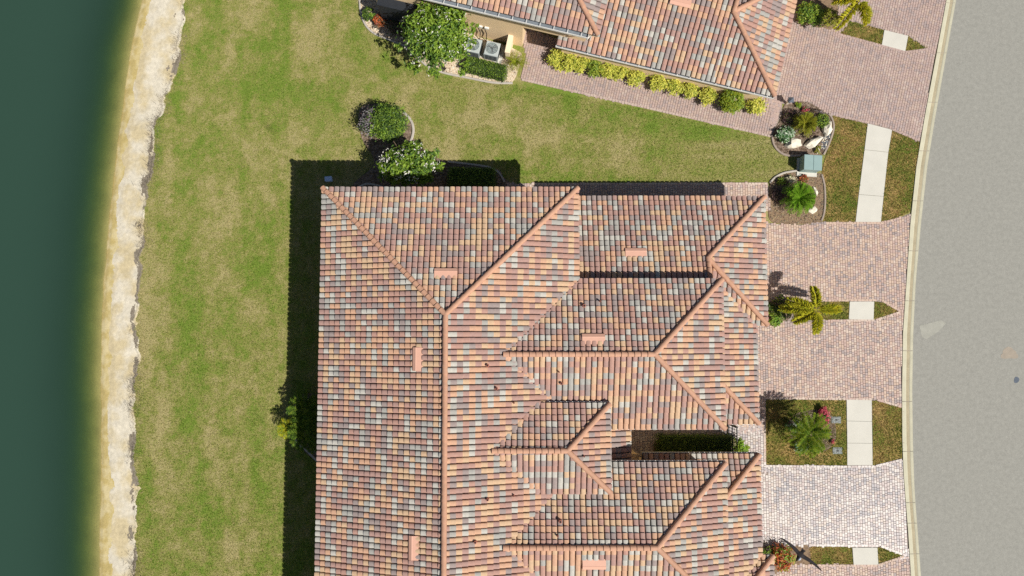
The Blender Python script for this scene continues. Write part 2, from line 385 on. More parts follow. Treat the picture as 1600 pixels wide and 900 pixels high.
def dryness(x, y):
    x = np.asarray(x, float); y = np.asarray(y, float)
    wx = x + 1.2 * (fbm(x * 0.6, y * 0.6 + 4, 3) - 0.44); wy = y + 1.2 * (fbm(x * 0.6 + 8, y * 0.6, 3) - 0.44)
    d = 0.51 + 0.42 * (fbm(x * 0.22 + 3, y * 0.13 + 8, 4) - 0.45) + 0.6 * (fbm(x * 0.9, y * 0.55, 4) - 0.45) + 0.8 * (fbm(x * 2.1, y * 1.5, 3) - 0.44) + 0.6 * (fbm(x * 4.3, y * 3.9, 2) - 0.38) + 0.6 * (fbm(x * 1.5 + 0.12 * y, y * 0.10 + 2, 3) - 0.44) * (x < 0)
    for a, cx, cy, rx, ry in SPOTS: d = d + 0.62 * a * np.exp(-((wx - cx) / rx) ** 2 - ((wy - cy) / ry) ** 2)
    return d
lo = np.concatenate([np.arange(0, 32, 0.2), [34, 40, 50, 70, 120, 300]])
X = G_[:, None] + lo[None, :]; Yg = np.broadcast_to(YS[:, None], X.shape)
lm = grid_mesh('lawn', X, Yg, np.zeros(X.shape)); at = lm.attributes.new('dryness', 'FLOAT', 'POINT'); at.data.foreach_set('value', dryness(X, Yg).reshape(-1).astype(np.float32))
tag(link('lawn', lm, None, M['lawn']), 'patchy green and straw coloured back lawn', kind='structure')

# ------------------------------------------------------------------ road and kerb
_cl = [(-80, 1488), (0, 1478), (90, 1461.5), (180, 1444.5), (260, 1431), (350, 1421.5), (440, 1415.5), (520, 1410), (610, 1408.5), (690, 1409), (740, 1411), (780, 1414), (830, 1418), (900, 1422.5), (980, 1430)]
_cr = [(-80, 1504), (0, 1493), (90, 1477), (180, 1461), (260, 1448), (350, 1438), (440, 1430), (520, 1426), (610, 1424.5), (690, 1425.5), (740, 1427), (780, 1429), (830, 1433), (900, 1438), (980, 1446)]
cl_ = lambda y: float(np.interp(y, [a for a, b in _cl], [b for a, b in _cl])); cr_ = lambda y: float(np.interp(y, [a for a, b in _cr], [b for a, b in _cr]))
rp = [tuple(P(cr_(y) - 4, y).xy) for y in range(-80, 981, 20)]
far = [(x + 9.4, y) for x, y in reversed(rp)]
rp = [(rp[0][0] + 12, rp[0][1] + 60)] + rp + [(rp[-1][0] + 14, rp[-1][1] - 60)]
far = [(rp[-1][0] + 9.4, rp[-1][1])] + far + [(rp[0][0] + 9.4, rp[0][1])]
mb = MB(); k = len(rp)
mb.add([(x, y, 0.014) for x, y in rp] + [(x, y, 0.014) for x, y in reversed(far)], [(i, k + i, k + i + 1, i + 1) for i in range(k - 1)])
tag(mb.build('road', M['asphalt']), 'grey asphalt street along the right', kind='structure')
def sheet(name, pts, z, m, kind='structure', label=None, parent=None, thick=0.006):
    b = MB(); b.prism(pts, z - thick, z); return tag(b.build(name, m, parent), label, kind=kind)
def blob(px, py, rx, ry, n=26, amp=0.25, seed=0, h=0.0):
    r = random.Random(seed); c = P(px, py, h); o = [r.uniform(-amp, amp) for _ in range(n)]
    o = [(o[i - 1] + o[i] + o[(i + 1) % n]) / 2 for i in range(n)]
    return [(c.x + rx * (1 + o[i]) * math.cos(2 * math.pi * i / n), c.y + ry * (1 + o[i]) * math.sin(2 * math.pi * i / n)) for i in range(n)]
sheet('road_patch', ground_poly([(1436, 509), (1470, 500), (1478, 505), (1466, 518), (1447, 530), (1440, 526)]), 0.019, M['patch'], label='pale worn patch on the street by the kerb')
sheet('road_stain', blob(1577, 552, 0.55, 0.33, seed=4), 0.019, M['rust'], label='brown stain on the grey street')
sheet('road_spot', blob(1588, 594, 0.16, 0.17, 14, seed=5), 0.0195, M['slate'], label='small dark oil spot on the street')
kerb = bpy.data.objects.new('kerb', None); C.objects.link(kerb); tag(kerb, 'pale concrete gutter kerb in cast lengths', kind='structure')
kj = [-80, 5, 83, 160, 236, 314, 392, 470, 548, 627, 705, 785, 817, 865, 935, 980]
for a, b in zip(kj[:-1], kj[1:]):
    m_ = MB(); rows = 7; pts = []
    for i in range(rows):
        y = a + (b - a) * i / (rows - 1) + (0.35 if i == 0 else (-0.35 if i == rows - 1 else 0))
        L, Rr = P(cl_(y), y), P(cr_(y), y)
        for t, z in ((0, 0.0), (0, 0.075), (0.36, 0.052), (0.42, 0.030), (0.72, 0.030), (0.78, 0.045), (1, 0.056), (1, 0.0)):
            q = L.lerp(Rr, t); pts.append((q.x, q.y, z))
    n8 = 8
    for i in range(rows - 1):
        for j in range(n8 - 1):
            pass
    fs = []; mi = []
    m_.v = pts
    for i in range(rows - 1):
        for j in range(n8 - 1):
            m_.f.append([i * n8 + j, i * n8 + j + 1, (i + 1) * n8 + j + 1, (i + 1) * n8 + j]); m_.mi.append(1 if j == 3 else 0)
    m_.f.append(list(range(n8))); m_.mi.append(0); m_.f.append(list(range((rows - 1) * n8, rows * n8))[::-1]); m_.mi.append(0)
    ob = m_.build('kerb_stone', [M['curb'], M['curb_dirt']], kerb)
    bm = bmesh.new(); bm.from_mesh(ob.data); bmesh.ops.recalc_face_normals(bm, faces=bm.faces); bm.to_mesh(ob.data); bm.free()
sheet('kerb_bed', [tuple(P(cl_(y) + 0.5, y).xy) for y in range(-80, 981, 20)] + [tuple(P(cr_(y) - 0.5, y).xy) for y in range(980, -81, -20)], 0.022, M['joint'], parent=kerb)

# ------------------------------------------------------------------ paved areas
def paving(name, label, px, holes, ang, mats, w=0.156, border=(), seed=0, tone=(0.32, 0.2, 0.26, 0.16, 0.06), border_mi=2):
    poly = ground_poly(px); hol = [ground_poly(h) for h in holes]
    base = sheet(name, poly, 0.014, M['joint'], label=label)
    r = random.Random(seed); co, si = math.cos(ang), math.sin(ang)
    loc = [(x * co + y * si, -x * si + y * co) for x, y in poly]
    u0, u1 = min(p[0] for p in loc), max(p[0] for p in loc); v0, v1 = min(p[1] for p in loc), max(p[1] for p in loc)
    q = []
    for i in range(int((u1 - u0) / w) + 1):
        u = u0 + (i + 0.5) * w; v = v0 - r.random() * 0.2
        while v < v1:
            ln = r.choice((0.16, 0.16, 0.22, 0.22, 0.12))
            q.append((u, v + ln / 2, w / 2 - 0.0045, ln / 2 - 0.0045)); v += ln
    q = np.array(q)
    X = q[:, 0] * co - q[:, 1] * si; Y = q[:, 0] * si + q[:, 1] * co
    keep = inside(poly, X, Y)
    for h in hol: keep &= ~inside(h, X, Y)
    q = q[keep]; X = X[keep]; Y = Y[keep]; angs = np.full(len(q), ang)
    bx = []
    for a, b in border:
        A, B = P(*a), P(*b); d = (B - A); L = d.length; d.normalize(); nn = Vector((-d.y, d.x, 0)); k = max(1, int(L / 0.2))
        for i in range(k):
            c = A + d * ((i + 0.5) * L / k); bx.append((c.x, c.y, math.atan2(d.y, d.x), L / k / 2 - 0.006, 0.068))
    n_main = len(q)
    if bx:
        b = np.array(bx); X = np.concatenate([X, b[:, 0]]); Y = np.concatenate([Y, b[:, 1]]); angs = np.concatenate([angs, b[:, 2]])
        q = np.concatenate([q, np.stack([b[:, 0], b[:, 1], b[:, 3], b[:, 4]], 1)])
    n = len(q); rn = np.random.RandomState(seed)
    zt = 0.044 + rn.uniform(-0.004, 0.004, n) + (np.arange(n) >= n_main) * 0.008
    tx = rn.uniform(-0.012, 0.012, n); ty = rn.uniform(-0.012, 0.012, n)
    V = np.zeros((n, 8, 3))
    for k, (a, b2) in enumerate(((-1, -1), (1, -1), (1, 1), (-1, 1))):
        for top in (0, 1):
            ins = 0.007 if top else 0.0
            du = a * (q[:, 2] - ins); dv = b2 * (q[:, 3] - ins)
            V[:, k + 4 * top, 0] = X + du * np.cos(angs) - dv * np.sin(angs)
            V[:, k + 4 * top, 1] = Y + du * np.sin(angs) + dv * np.cos(angs)
            V[:, k + 4 * top, 2] = (zt + a * tx * q[:, 2] + b2 * ty * q[:, 3]) if top else 0.012
    f = np.array([(4, 5, 6, 7), (0, 1, 5, 4), (1, 2, 6, 5), (2, 3, 7, 6), (3, 0, 4, 7)])
    F = (np.arange(n)[:, None, None] * 8 + f[None]).reshape(-1, 4)
    z = fbm(X * 0.9 + seed, Y * 0.9, 3) - 0.44; rr = rn.rand(n) + z * 0.7
    cut = np.cumsum(tone) / np.sum(tone)
    o = np.array([4, 1, 0, 2, 3]); tt = np.array(tone)[o]; cut = np.cumsum(tt) / tt.sum()
    mi = o[np.clip(np.searchsorted(cut, np.clip(rr, 0, 0.999)), 0, 4)]
    if bx: mi[n_main:] = np.where(rn.rand(n - n_main) < 0.7, border_mi, 0)
    ob = link('pavers', mesh_np('pavers', V.reshape(-1, 3), F, np.repeat(mi, 5)), base, mats); ob['kind'] = 'stuff'
    return base

A14 = -math.radians(13.8)
ISL0 = [(1312, 53), (1328, 33), (1381, 47), (1419, 57), (1450, 76), (1414, 80.5), (1377, 70.5)]
PL0 = [(1240, -60), (1300, -60), (1309, 20), (1308, 47), (1268, 41), (1243, 36)]
paving('driveway', 'rose paver driveway of the upper house', [(1180, -60), (1484, -60), (1477, 0), (1460, 90), (1437, 222), (1394, 203), (1355, 193), (1300, 180), (1222, 162), (1222, 178), (1205, 213), (1203, 150)],
       [ISL0, PL0, [(1206, 212), (1222, 163), (1262, 158), (1297, 180), (1303, 196), (1290, 241), (1225, 243)]], A14, PAVR, seed=1, tone=(0.46, 0.24, 0.18, 0.10, 0.02),
       border=[((1312, 54), (1377, 71.5)), ((1377, 71.5), (1414, 81.5)), ((1414, 81.5), (1450, 77)), ((1305, 180), (1355, 192)), ((1394, 203), (1434, 219))], border_mi=0)
paving('side_walkway', 'rose paver walk beside the upper house hedge', [(810, 40), (875, 62), (1222, 150), (1205, 213.5), (1010, 169), (814, 125), (822, 85)], [], A14, PAVR, seed=2, tone=(0.46, 0.2, 0.22, 0.10, 0.02),
       border=[((815, 124.5), (1010, 168.5)), ((1010, 168.5), (1204, 213))], border_mi=3)
paving('house_walkway', 'narrow paver walk along the north roof edge', [(792, 287), (1200, 286.5), (1203, 330), (792, 330)], [], 0, PAV, seed=3, tone=(0.3, 0.2, 0.26, 0.22, 0.02), border=[((830, 287.5), (1199, 287))], border_mi=3)
ISLA = [(1200, 471), (1215, 469), (1327, 470.5), (1366, 470.5), (1380, 472), (1406, 487), (1380, 497), (1366, 499.5), (1300, 500), (1222, 503), (1200, 500)]
paving('driveway', 'buff paver driveway below the round sago bed', [(1160, 340), (1203, 349), (1225, 351), (1262, 351), (1282, 347), (1336, 347.5), (1378, 347.5), (1384, 346), (1404, 341), (1423, 333), (1416, 440), (1413, 486), (1160, 486)], [ISLA], 0, PAV, seed=4,
       tone=(0.32, 0.16, 0.32, 0.12, 0.08), border=[((1290, 348.5), (1380, 348.5)), ((1385, 346.5), (1405, 341)), ((1225, 470), (1325, 469.5)), ((1328, 469), (1368, 469)), ((1380, 471), (1406, 486))])
ISLB = [(1195, 623), (1322, 624), (1362, 625), (1369, 625), (1409, 636.5), (1410, 716), (1366, 726.5), (1323, 727), (1196, 726)]
paving('driveway', 'grey rose paver driveway above the date palm island', [(1150, 486), (1413, 486), (1409, 540), (1408, 637), (1409, 640), (1300, 675), (1150, 675)], [ISLA, ISLB], 0, PAV, seed=5, tone=(0.34, 0.26, 0.14, 0.26, 0.03),
       border=[((1300, 501), (1366, 500.5)), ((1368, 500), (1405, 488)), ((1195, 622), (1362, 624)), ((1370, 624.5), (1408, 635.5)), ((1194.3, 628), (1195, 722))], border_mi=3)
paving('entry_walk', 'pale paver walk between the lower roofs', [(960, 655), (1198, 662), (1198, 740), (960, 740)], [ISLB], 0, PAVS, seed=6, tone=(0.3, 0.24, 0.1, 0.3, 0.03))
ISLC = [(1196, 853), (1264, 852.5), (1330, 854), (1371, 854), (1375, 854), (1413, 868), (1380, 879), (1370, 882), (1230, 882), (1200, 905)]
paving('driveway', 'silvery sealed paver driveway at lower right', [(1150, 740), (1198, 740), (1196, 727), (1323, 728), (1366, 727.5), (1410, 717), (1414, 780), (1418, 830), (1420, 872), (1300, 868), (1150, 866)], [ISLB, ISLC], 0, PAVS, seed=7,
       tone=(0.26, 0.26, 0.10, 0.36, 0.03), border=[((1196, 728), (1323, 729)), ((1324, 729), (1366, 728.5)), ((1368, 728), (1409, 718)), ((1264, 851.5), (1372, 852.5)), ((1376, 853), (1415, 868))], border_mi=3)
paving('driveway', 'buff paver driveway at the bottom edge', [(1150, 868), (1300, 868), (1421, 868), (1432, 990), (1150, 990)], [ISLC], 0, PAV, seed=8, tone=(0.34, 0.22, 0.26, 0.12, 0.05), border=[((1262, 883), (1370, 883.5)), ((1372, 882.5), (1412, 869))])

def slabs(label, quads):
    root = bpy.data.objects.new('sidewalk', None); C.objects.link(root); tag(root, label, kind='structure')
    for qd in quads:
        p = ground_poly(qd); cx = sum(a for a, b in p) / 4; cy = sum(b for a, b in p) / 4
        p = [(x + (cx - x) * 0.008, y + (cy - y) * 0.008) for x, y in p]
        b = MB(); b.prism(p, 0.0, 0.056, bev=0.008); b.build('slab', M['slab'], root)
    return root
slabs('white concrete sidewalk slab in the top grass strip', [[(1381, 47), (1418.5, 56.5), (1414, 80.5), (1377, 70.5)]])
slabs('long white concrete sidewalk beside the transformer', [[(1355, 193), (1393.5, 203), (1387.5, 238), (1350, 234)], [(1350, 234), (1387.5, 238), (1380, 307), (1341, 304)], [(1341, 304), (1380, 307), (1376, 347), (1336, 347)]])
slabs('white concrete sidewalk slab beside the feathery palm', [[(1327, 471), (1365.5, 471), (1364.5, 499.5), (1325.5, 499)]])
slabs('white concrete sidewalk in the date palm island', [[(1322, 624), (1361.5, 625), (1362, 658.5), (1322.5, 657.5)], [(1322.5, 657.5), (1362, 658.5), (1362.5, 692.5), (1323, 692)], [(1323, 692), (1362.5, 692.5), (1363, 726.5), (1323, 727)]])
slabs('white concrete sidewalk slab below the sealed driveway', [[(1331, 855), (1370.5, 855), (1372, 882), (1333, 882)]])

def verge(label, px): return sheet('grass_verge', ground_poly(px), 0.03, M['verge'], label=label, thick=0.03)
VERGES = [('narrow browned grass strip left of the top sidewalk slab', [(1312, 53), (1328, 33), (1380.5, 47), (1376.5, 70.5)]),
 ('small grass triangle right of the top sidewalk slab', [(1419, 57), (1450, 76), (1414.5, 80.5)]),
 ('browned grass left of the long sidewalk', [(1297, 181), (1354.5, 193), (1335.5, 347), (1283, 347), (1290, 315), (1288, 290), (1284, 268), (1291, 241), (1302, 200)]),
 ('browned grass between long sidewalk and kerb', [(1394, 204), (1436, 222), (1429, 275), (1421, 331), (1404, 340), (1378, 347), (1376.5, 347), (1388, 238)]),
 ('grass strip under the feathery palm', [(1240, 470), (1326.5, 471), (1325, 499.5), (1240, 501)]),
 ('pointed grass tip beside the feathery palm slab', [(1366, 471), (1380, 473), (1404, 487), (1380, 496), (1365, 499.5)]),
 ('browned grass around the date palm', [(1195.5, 624), (1321.5, 624.5), (1322.5, 726.5), (1196.5, 725.5)]),
 ('browned grass between date palm island sidewalk and kerb', [(1362.5, 626), (1369, 626), (1408, 637), (1409, 715.5), (1366, 726), (1363.5, 726)]),
 ('short grass strip left of the bottom sidewalk slab', [(1264.5, 853.5), (1330.5, 855), (1332.5, 882), (1266, 882)]),
 ('pointed grass tip right of the bottom sidewalk slab', [(1371, 855), (1375, 855), (1412, 868.5), (1380, 878.5), (1372.5, 881.5)])]
for a, b in VERGES: verge(a, b)

# ------------------------------------------------------------------ tiled roofs
PITCH = 0.343
TWID, TEXP = 0.302, 0.326
_pu = np.array([0.018, 0.030, 0.064, 0.151, 0.238, 0.272, 0.284]); _pz = np.array([-0.010, 0.056, 0.080, 0.090, 0.080, 0.056, -0.010])
_n = len(_pu)
TV = np.concatenate([np.stack([_pu, np.full(_n, -0.02), _pz + 0.076], 1), np.stack([_pu, np.full(_n, 0.385), _pz], 1), np.stack([_pu, np.full(_n, -0.018), np.maximum(_pz - 0.05, -0.02)], 1)])
TF = np.array([(i, i + 1, _n + i + 1, _n + i) for i in range(_n - 1)] + [(2 * _n + i, 2 * _n + i + 1, i + 1, i) for i in range(_n - 1)])
TILE_ME = []
for t_ in TONES:
    me = mesh_np('roof_tile', TV, TF, None, False); me.materials.append(t_); TILE_ME.append(me)
_ca = np.linspace(0, math.pi, 8)
CV = np.concatenate([np.stack([np.cos(_ca) * 0.150, np.full(8, -0.02), np.sin(_ca) * 0.125 + 0.05], 1), np.stack([np.cos(_ca) * 0.128, np.full(8, 0.37), np.sin(_ca) * 0.11 + 0.012], 1),
                     np.stack([np.cos(_ca) * 0.118, np.full(8, -0.019), np.sin(_ca) * 0.09 + 0.02], 1)])
CV[[0, 7, 8, 15, 16, 23], 2] -= 0.10
CF = np.array([(i + 1, i, 8 + i, 8 + i + 1) for i in range(7)] + [(16 + i + 1, 16 + i, i, i + 1) for i in range(7)])
CAP_ME = mesh_np('ridge_tile', CV, CF, None, False); CAP_ME.materials.append(M['cap'])

class House:
    def __init__(s, root): s.root = root; s.slopes = []; s.caps = []
    def slope(s, poly, p0, up, z0, skip=(), m=PITCH, deck=True):
        """convex plan polygon, a point of its eave line, unit plan direction uphill, eave height"""
        poly = [tuple(p) for p in poly]
        a = sum(poly[i][0] * poly[(i + 1) % len(poly)][1] - poly[(i + 1) % len(poly)][0] * poly[i][1] for i in range(len(poly)))
        if a < 0: poly.reverse()
        up = Vector((up[0], up[1])).normalized()
        d = dict(poly=poly, p0=Vector((p0[0], p0[1])), up=up, z0=z0, m=m)
        s.slopes.append(d); return d
    @staticmethod
    def z(d, x, y): return d['z0'] + d['m'] * ((x - d['p0'].x) * d['up'].x + (y - d['p0'].y) * d['up'].y)
    def cap(s, a, b): s.caps.append((Vector(a), Vector(b)))
    def at(s, px, py, d):
        h = 4.0
        for _ in range(12):
            q = P(px, py, h); h = s.z(d, q.x, q.y)
        return P(px, py, h)
    def frame(s, d):
        c = 1 / math.sqrt(1 + d['m'] ** 2); V = Vector((d['up'].x * c, d['up'].y * c, d['m'] * c)); U = Vector((d['up'].y, -d['up'].x, 0)); N = U.cross(V)
        return U, V, N
    def finish(s, seed):
        rn = np.random.RandomState(seed); cand = []; clipV = []; rest = []
        for k, d in enumerate(s.slopes):
            U, V, N = s.frame(d); c = math.sqrt(1 + d['m'] ** 2)
            # roof deck under the tiles
            b = MB(); po = d['poly']; n = len(po)
            hi = [(x, y, s.z(d, x, y) - 0.015) for x, y in po]; lo_ = [(x, y, z - 0.09) for x, y, z in hi]
            b.add(lo_ + hi, [tuple(range(n, 2 * n)), tuple(reversed(range(n)))] + [(i, (i + 1) % n, n + (i + 1) % n, n + i) for i in range(n)])
            deck_ob = b.build('roof', M['deck'], s.root)
            uu = [(x - d['p0'].x) * U.x + (y - d['p0'].y) * U.y for x, y in po]; vv = [((x - d['p0'].x) * d['up'].x + (y - d['p0'].y) * d['up'].y) * c for x, y in po]
            i0, i1 = math.floor(min(uu) / TWID) - 1, math.ceil(max(uu) / TWID) + 1; j1 = math.ceil(max(vv) / TEXP) + 1
            I, J = np.meshgrid(np.arange(i0, i1), np.arange(0, j1)); I = I.ravel(); J = J.ravel()
            def plan(du, dv):
                a = I * TWID + du; b2 = (J * TEXP + dv) / c
                return d['p0'].x + a * U.x + b2 * d['up'].x, d['p0'].y + a * U.y + b2 * d['up'].y
            cs = [plan(0, 0.0), plan(TWID, 0.0), plan(TWID, 0.36), plan(0, 0.36), plan(TWID / 2, 0.18)]
            # signed distance inside every non-eave edge
            edges = []
            for i in range(n):
                (x1, y1), (x2, y2) = po[i], po[(i + 1) % n]
                if abs(s.z(d, x1, y1) - d['z0']) < 1e-3 and abs(s.z(d, x2, y2) - d['z0']) < 1e-3: continue
                L = math.hypot(x2 - x1, y2 - y1); edges.append((x1, y1, -(y2 - y1) / L, (x2 - x1) / L))
            dist = np.stack([np.min([(x - e[0]) * e[2] + (y - e[1]) * e[3] for e in edges], 0) for x, y in cs])
            part = dist.max(0) > 0.01; full = dist.min(0) > -0.004
            hid = np.ones(len(I), bool); anyhid = np.zeros(len(I), bool); cover = np.zeros((5, len(I)), bool)
            for q, (x, y) in enumerate(cs):
                z = s.z(d, x, y)
                for k2, e in enumerate(s.slopes):
                    if k2 == k: continue
                    g = s.z(e, x, y) - z; ins = inside(e['poly'], x, y)
                    cover[q] |= ins & (g > 0.16) & (g < 2.0); anyhid |= ins & (g > 0.02) & (g < 30)
            hid = cover.all(0)
            tone = rn.choice(len(TONES), len(I), p=np.array(TW) / sum(TW))
            # neighbours down a course often share a tone, as laid from one pallet
            for _ in range(2):
                rep = rn.rand(len(I)) < 0.16; tone = np.where(rep, np.roll(tone, 1), tone)
            ju = rn.normal(0, 0.003, len(I)); jv = rn.normal(0, 0.006, len(I)); jr = rn.normal(0, 0.006, len(I)); jz = rn.uniform(0, 0.006, len(I))
            for t in np.nonzero(part & ~hid)[0]:
                u = I[t] * TWID + ju[t]; v = J[t] * TEXP + jv[t]
                o = Vector((d['p0'].x, d['p0'].y, d['z0'])) + U * u + V * v + N * jz[t]
                U2 = (U + V * jr[t]).normalized(); V2 = N.cross(U2)
                rec = (o, U2, V2, N, tone[t])
                if full[t]:
                    if not anyhid[t]:
                        cc_ = o + U * 0.15 + V * 0.16; r = RC.transposed() @ (cc_ - CAM)
                        px = 800 + FPX * r.x / -r.z; py = 450 - FPX * r.y / -r.z
                        if 8 < px < 1592 and 8 < py < 892:
                            vd = (CAM - cc_); area = N.dot(vd.normalized()) / vd.length_squared
                            cand.append((area, rec, deck_ob)); continue
                    rest.append(rec)
                else: clipV.append((rec, [(e) for e in edges]))
        cand.sort(key=lambda a: -a[0])
        for a, (o, U2, V2, N, t), dk in cand[:300]:
            ob = bpy.data.objects.new('roof_tile', TILE_ME[t]); C.objects.link(ob); ob.parent = dk
            ob.matrix_world = Matrix(((U2.x, V2.x, N.x, o.x), (U2.y, V2.y, N.y, o.y), (U2.z, V2.z, N.z, o.z), (0, 0, 0, 1)))
        rest += [r for a, r, dk in cand[300:]]
        nv = len(TV); V_ = np.zeros((len(rest), nv, 3)); mi = np.zeros(len(rest), int)
        for k, (o, U2, V2, N, t) in enumerate(rest):
            V_[k] = np.array(o) + TV @ np.array((U2, V2, N)); mi[k] = t
        F_ = (np.arange(len(rest))[:, None, None] * nv + TF[None]).reshape(-1, 4)
        # tiles cut along hips and valleys
        bm = bmesh.new(); byedge = {}
        for rec, ed in clipV: byedge.setdefault(tuple(ed), []).append(rec)
        vs, fs, ms_ = [], [], []
        for ed, recs in byedge.items():
            b2 = bmesh.new()
            for o, U2, V2, N, t in recs:
                P3 = np.array(o) + TV @ np.array((U2, V2, N)); bv = [b2.verts.new(p) for p in P3]
                for f in TF:
                    ff = b2.faces.new([bv[i] for i in f]); ff.material_index = int(t)
            for x, y, nx, ny in ed:
                bmesh.ops.bisect_plane(b2, geom=b2.verts[:] + b2.edges[:] + b2.faces[:], plane_co=(x, y, 0), plane_no=(-nx, -ny, 0), clear_outer=True)
            b2.verts.index_update(); off = len(vs)
            vs += [tuple(v.co) for v in b2.verts]
            for f in b2.faces: fs.append([off + v.index for v in f.verts]); ms_.append(f.material_index)
            b2.free()
        bm.free()
        n0 = len(rest) * nv
        me = bpy.data.meshes.new('roof_tiles')
        me.from_pydata(V_.reshape(-1, 3).tolist() + vs, [], F_.tolist() + [[i + n0 for i in f] for f in fs])
        me.polygons.foreach_set('material_index', np.concatenate([np.repeat(mi, len(TF)), np.array(ms_, int)]).astype(np.int32)); me.update()
        ob = link('roof_tiles', me, s.root, TONES); ob['kind'] = 'stuff'
        # ridge and hip caps, laid from the low end up
        cl = []
        for a, b in s.caps:
            if a.z > b.z: a, b = b, a
            L = (b - a).length; n = max(1, int(round(L / 0.335))); Y = (b - a).normalized(); Xd = Y.cross(Vector((0, 0, 1))).normalized(); Z = Xd.cross(Y)
            for i in range(n):
                o = a + Y * (L * i / n) + Vector((0, 0, 0.115))
                x2 = (Xd + Y * rn.normal(0, 0.02)).normalized(); y2 = Z.cross(x2)
                r = RC.transposed() @ (o - CAM); px = 800 + FPX * r.x / -r.z; py = 450 - FPX * r.y / -r.z
                cl.append((0 if (0 < px < 1600 and 0 < py < 900) else 1, (o, x2, y2, Z, L / n / 0.335)))
        cl.sort(key=lambda a: a[0]); extra = []
        for k, (vis, (o, x2, y2, Z, sc)) in enumerate(cl):
            mtx = Matrix(((x2.x, y2.x * sc, Z.x, o.x), (x2.y, y2.y * sc, Z.y, o.y), (x2.z, y2.z * sc, Z.z, o.z), (0, 0, 0, 1)))
            if k < 300 and vis == 0:
                ob = bpy.data.objects.new('ridge_tile', CAP_ME); C.objects.link(ob); ob.parent = s.root; ob.matrix_world = mtx
            else: extra.append(np.array(o) + CV @ np.array((x2, y2 * sc, Z)))
        if extra:
            ob = link('ridge_tiles', mesh_np('ridge_tiles', np.concatenate(extra), (np.arange(len(extra))[:, None, None] * len(CV) + CF[None]).reshape(-1, 4)), s.root, M['cap']); ob['kind'] = 'stuff'
    def gutter(s, a, b, z, out, w=0.13, hgt=0.11, clips=True):
        """open box gutter from a to b along an eave, out = plan direction away from the roof"""
        a = Vector((*a, 0)); b = Vector((*b, 0)); d = (b - a).normalized(); o = Vector((*out, 0)).normalized(); m = MB()
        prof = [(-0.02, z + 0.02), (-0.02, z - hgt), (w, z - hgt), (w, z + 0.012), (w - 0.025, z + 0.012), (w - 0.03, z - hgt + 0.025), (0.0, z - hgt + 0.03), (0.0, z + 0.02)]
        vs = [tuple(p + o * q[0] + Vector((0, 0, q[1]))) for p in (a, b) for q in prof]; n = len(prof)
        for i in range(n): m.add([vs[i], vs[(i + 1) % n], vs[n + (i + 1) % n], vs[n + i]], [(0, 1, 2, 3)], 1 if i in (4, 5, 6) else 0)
        m.add(vs[:n], [tuple(range(n))]); m.add(vs[n:], [tuple(range(n))])
        for e in (a + d * 0.01, b - d * 0.01):
            m.box((e.x + o.x * w / 2, e.y + o.y * w / 2, z - hgt), 0.02, w, hgt + 0.014, math.atan2(d.y, d.x))
        if clips:
            L = (b - a).length; k = max(2, int(L / 0.75))
            for i in range(k):
                p = a + d * ((i + 0.5) * L / k) + o * (w / 2 - 0.01); m.box((p.x, p.y, z + 0.008), 0.03, w, 0.014, math.atan2(d.y, d.x))
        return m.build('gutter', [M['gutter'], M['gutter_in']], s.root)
    def fascia(s, a, b, z, out):
        a = Vector((*a, 0)); b = Vector((*b, 0)); d = (b - a); c = (a + b) / 2 - Vector((*out, 0)).normalized() * 0.03; m = MB()
        m.box((c.x, c.y, z - 0.24), d.length, 0.035, 0.21, math.atan2(d.y, d.x)); m.build('fascia', M['stucco_pale'], s.root)
        c = c - Vector((*out, 0)).normalized() * 0.31; m = MB(); m.box((c.x, c.y, z - 0.245), d.length, 0.60, 0.02, math.atan2(d.y, d.x)); m.build('soffit', M['stucco_pale'], s.root)
    def vent(s, px, py, d, wid=1.2):
        o = s.at(px, py, d); U, V, N = s.frame(d); m = MB(); prof = [(-0.24, 0.03), (-0.24, 0.19), (-0.06, 0.225), (-0.03, 0.205), (0.25, 0.115), (0.25, 0.03)]
        n = len(prof); vs = [tuple(o + U * (e * wid / 2) + V * q[0] + N * q[1]) for e in (-1, 1) for q in prof]
        m.add(vs, [(i, (i + 1) % n, n + (i + 1) % n, n + i) for i in range(n)] + [tuple(reversed(range(n))), tuple(range(n, 2 * n))])
        # scalloped front apron over the tiles
        k = 4
        for i in range(k):
            u0 = -wid / 2 + wid * (i + 0.5) / k; c_ = o + U * u0 + V * 0.27 + N * 0.075
            m.add([tuple(c_ + U * (x * wid / k * 0.42) + V * y + N * z) for x, y, z in ((-1, -0.05, 0.045), (1, -0.05, 0.045), (0.75, 0.04, 0.02), (-0.75, 0.04, 0.02), (-1, -0.05, -0.04), (1, -0.05, -0.04))], [(0, 1, 2, 3), (0, 3, 4), (1, 5, 2)])
        ob = m.build('roof_vent', M['vent'], s.root)
        bm = bmesh.new(); bm.from_mesh(ob.data); bmesh.ops.recalc_face_normals(bm, faces=bm.faces); bm.to_mesh(ob.data); bm.free()
    def pipe(s, px, py, d, r=0.055, h=0.2):
        o = s.at(px, py, d); m = MB(); m.tube([o + Vector((0, 0, -0.05)), o + Vector((0, 0, 0.12)), o + Vector((0, 0, 0.12 + h))], [r * 1.5, r * 1.15, r], 10, 0, True)
        m.tube([o + Vector((0, 0, 0.121 + h)), o + Vector((0, 0, 0.128 + h))], [r * 0.7, r * 0.7], 8, 1, True)
        m.build('vent_pipe', [M['pipe'], M['pipe_in']], s.root)
    def wall(s, pts, z0, z1, m='stucco'):
        b = MB(); b.prism(pts, z0, z1); return b.build('wall', M[m], s.root)

def rect(x0, y0, x1, y1): return [(x0, y0), (x1, y0), (x1, y1), (x0, y1)]

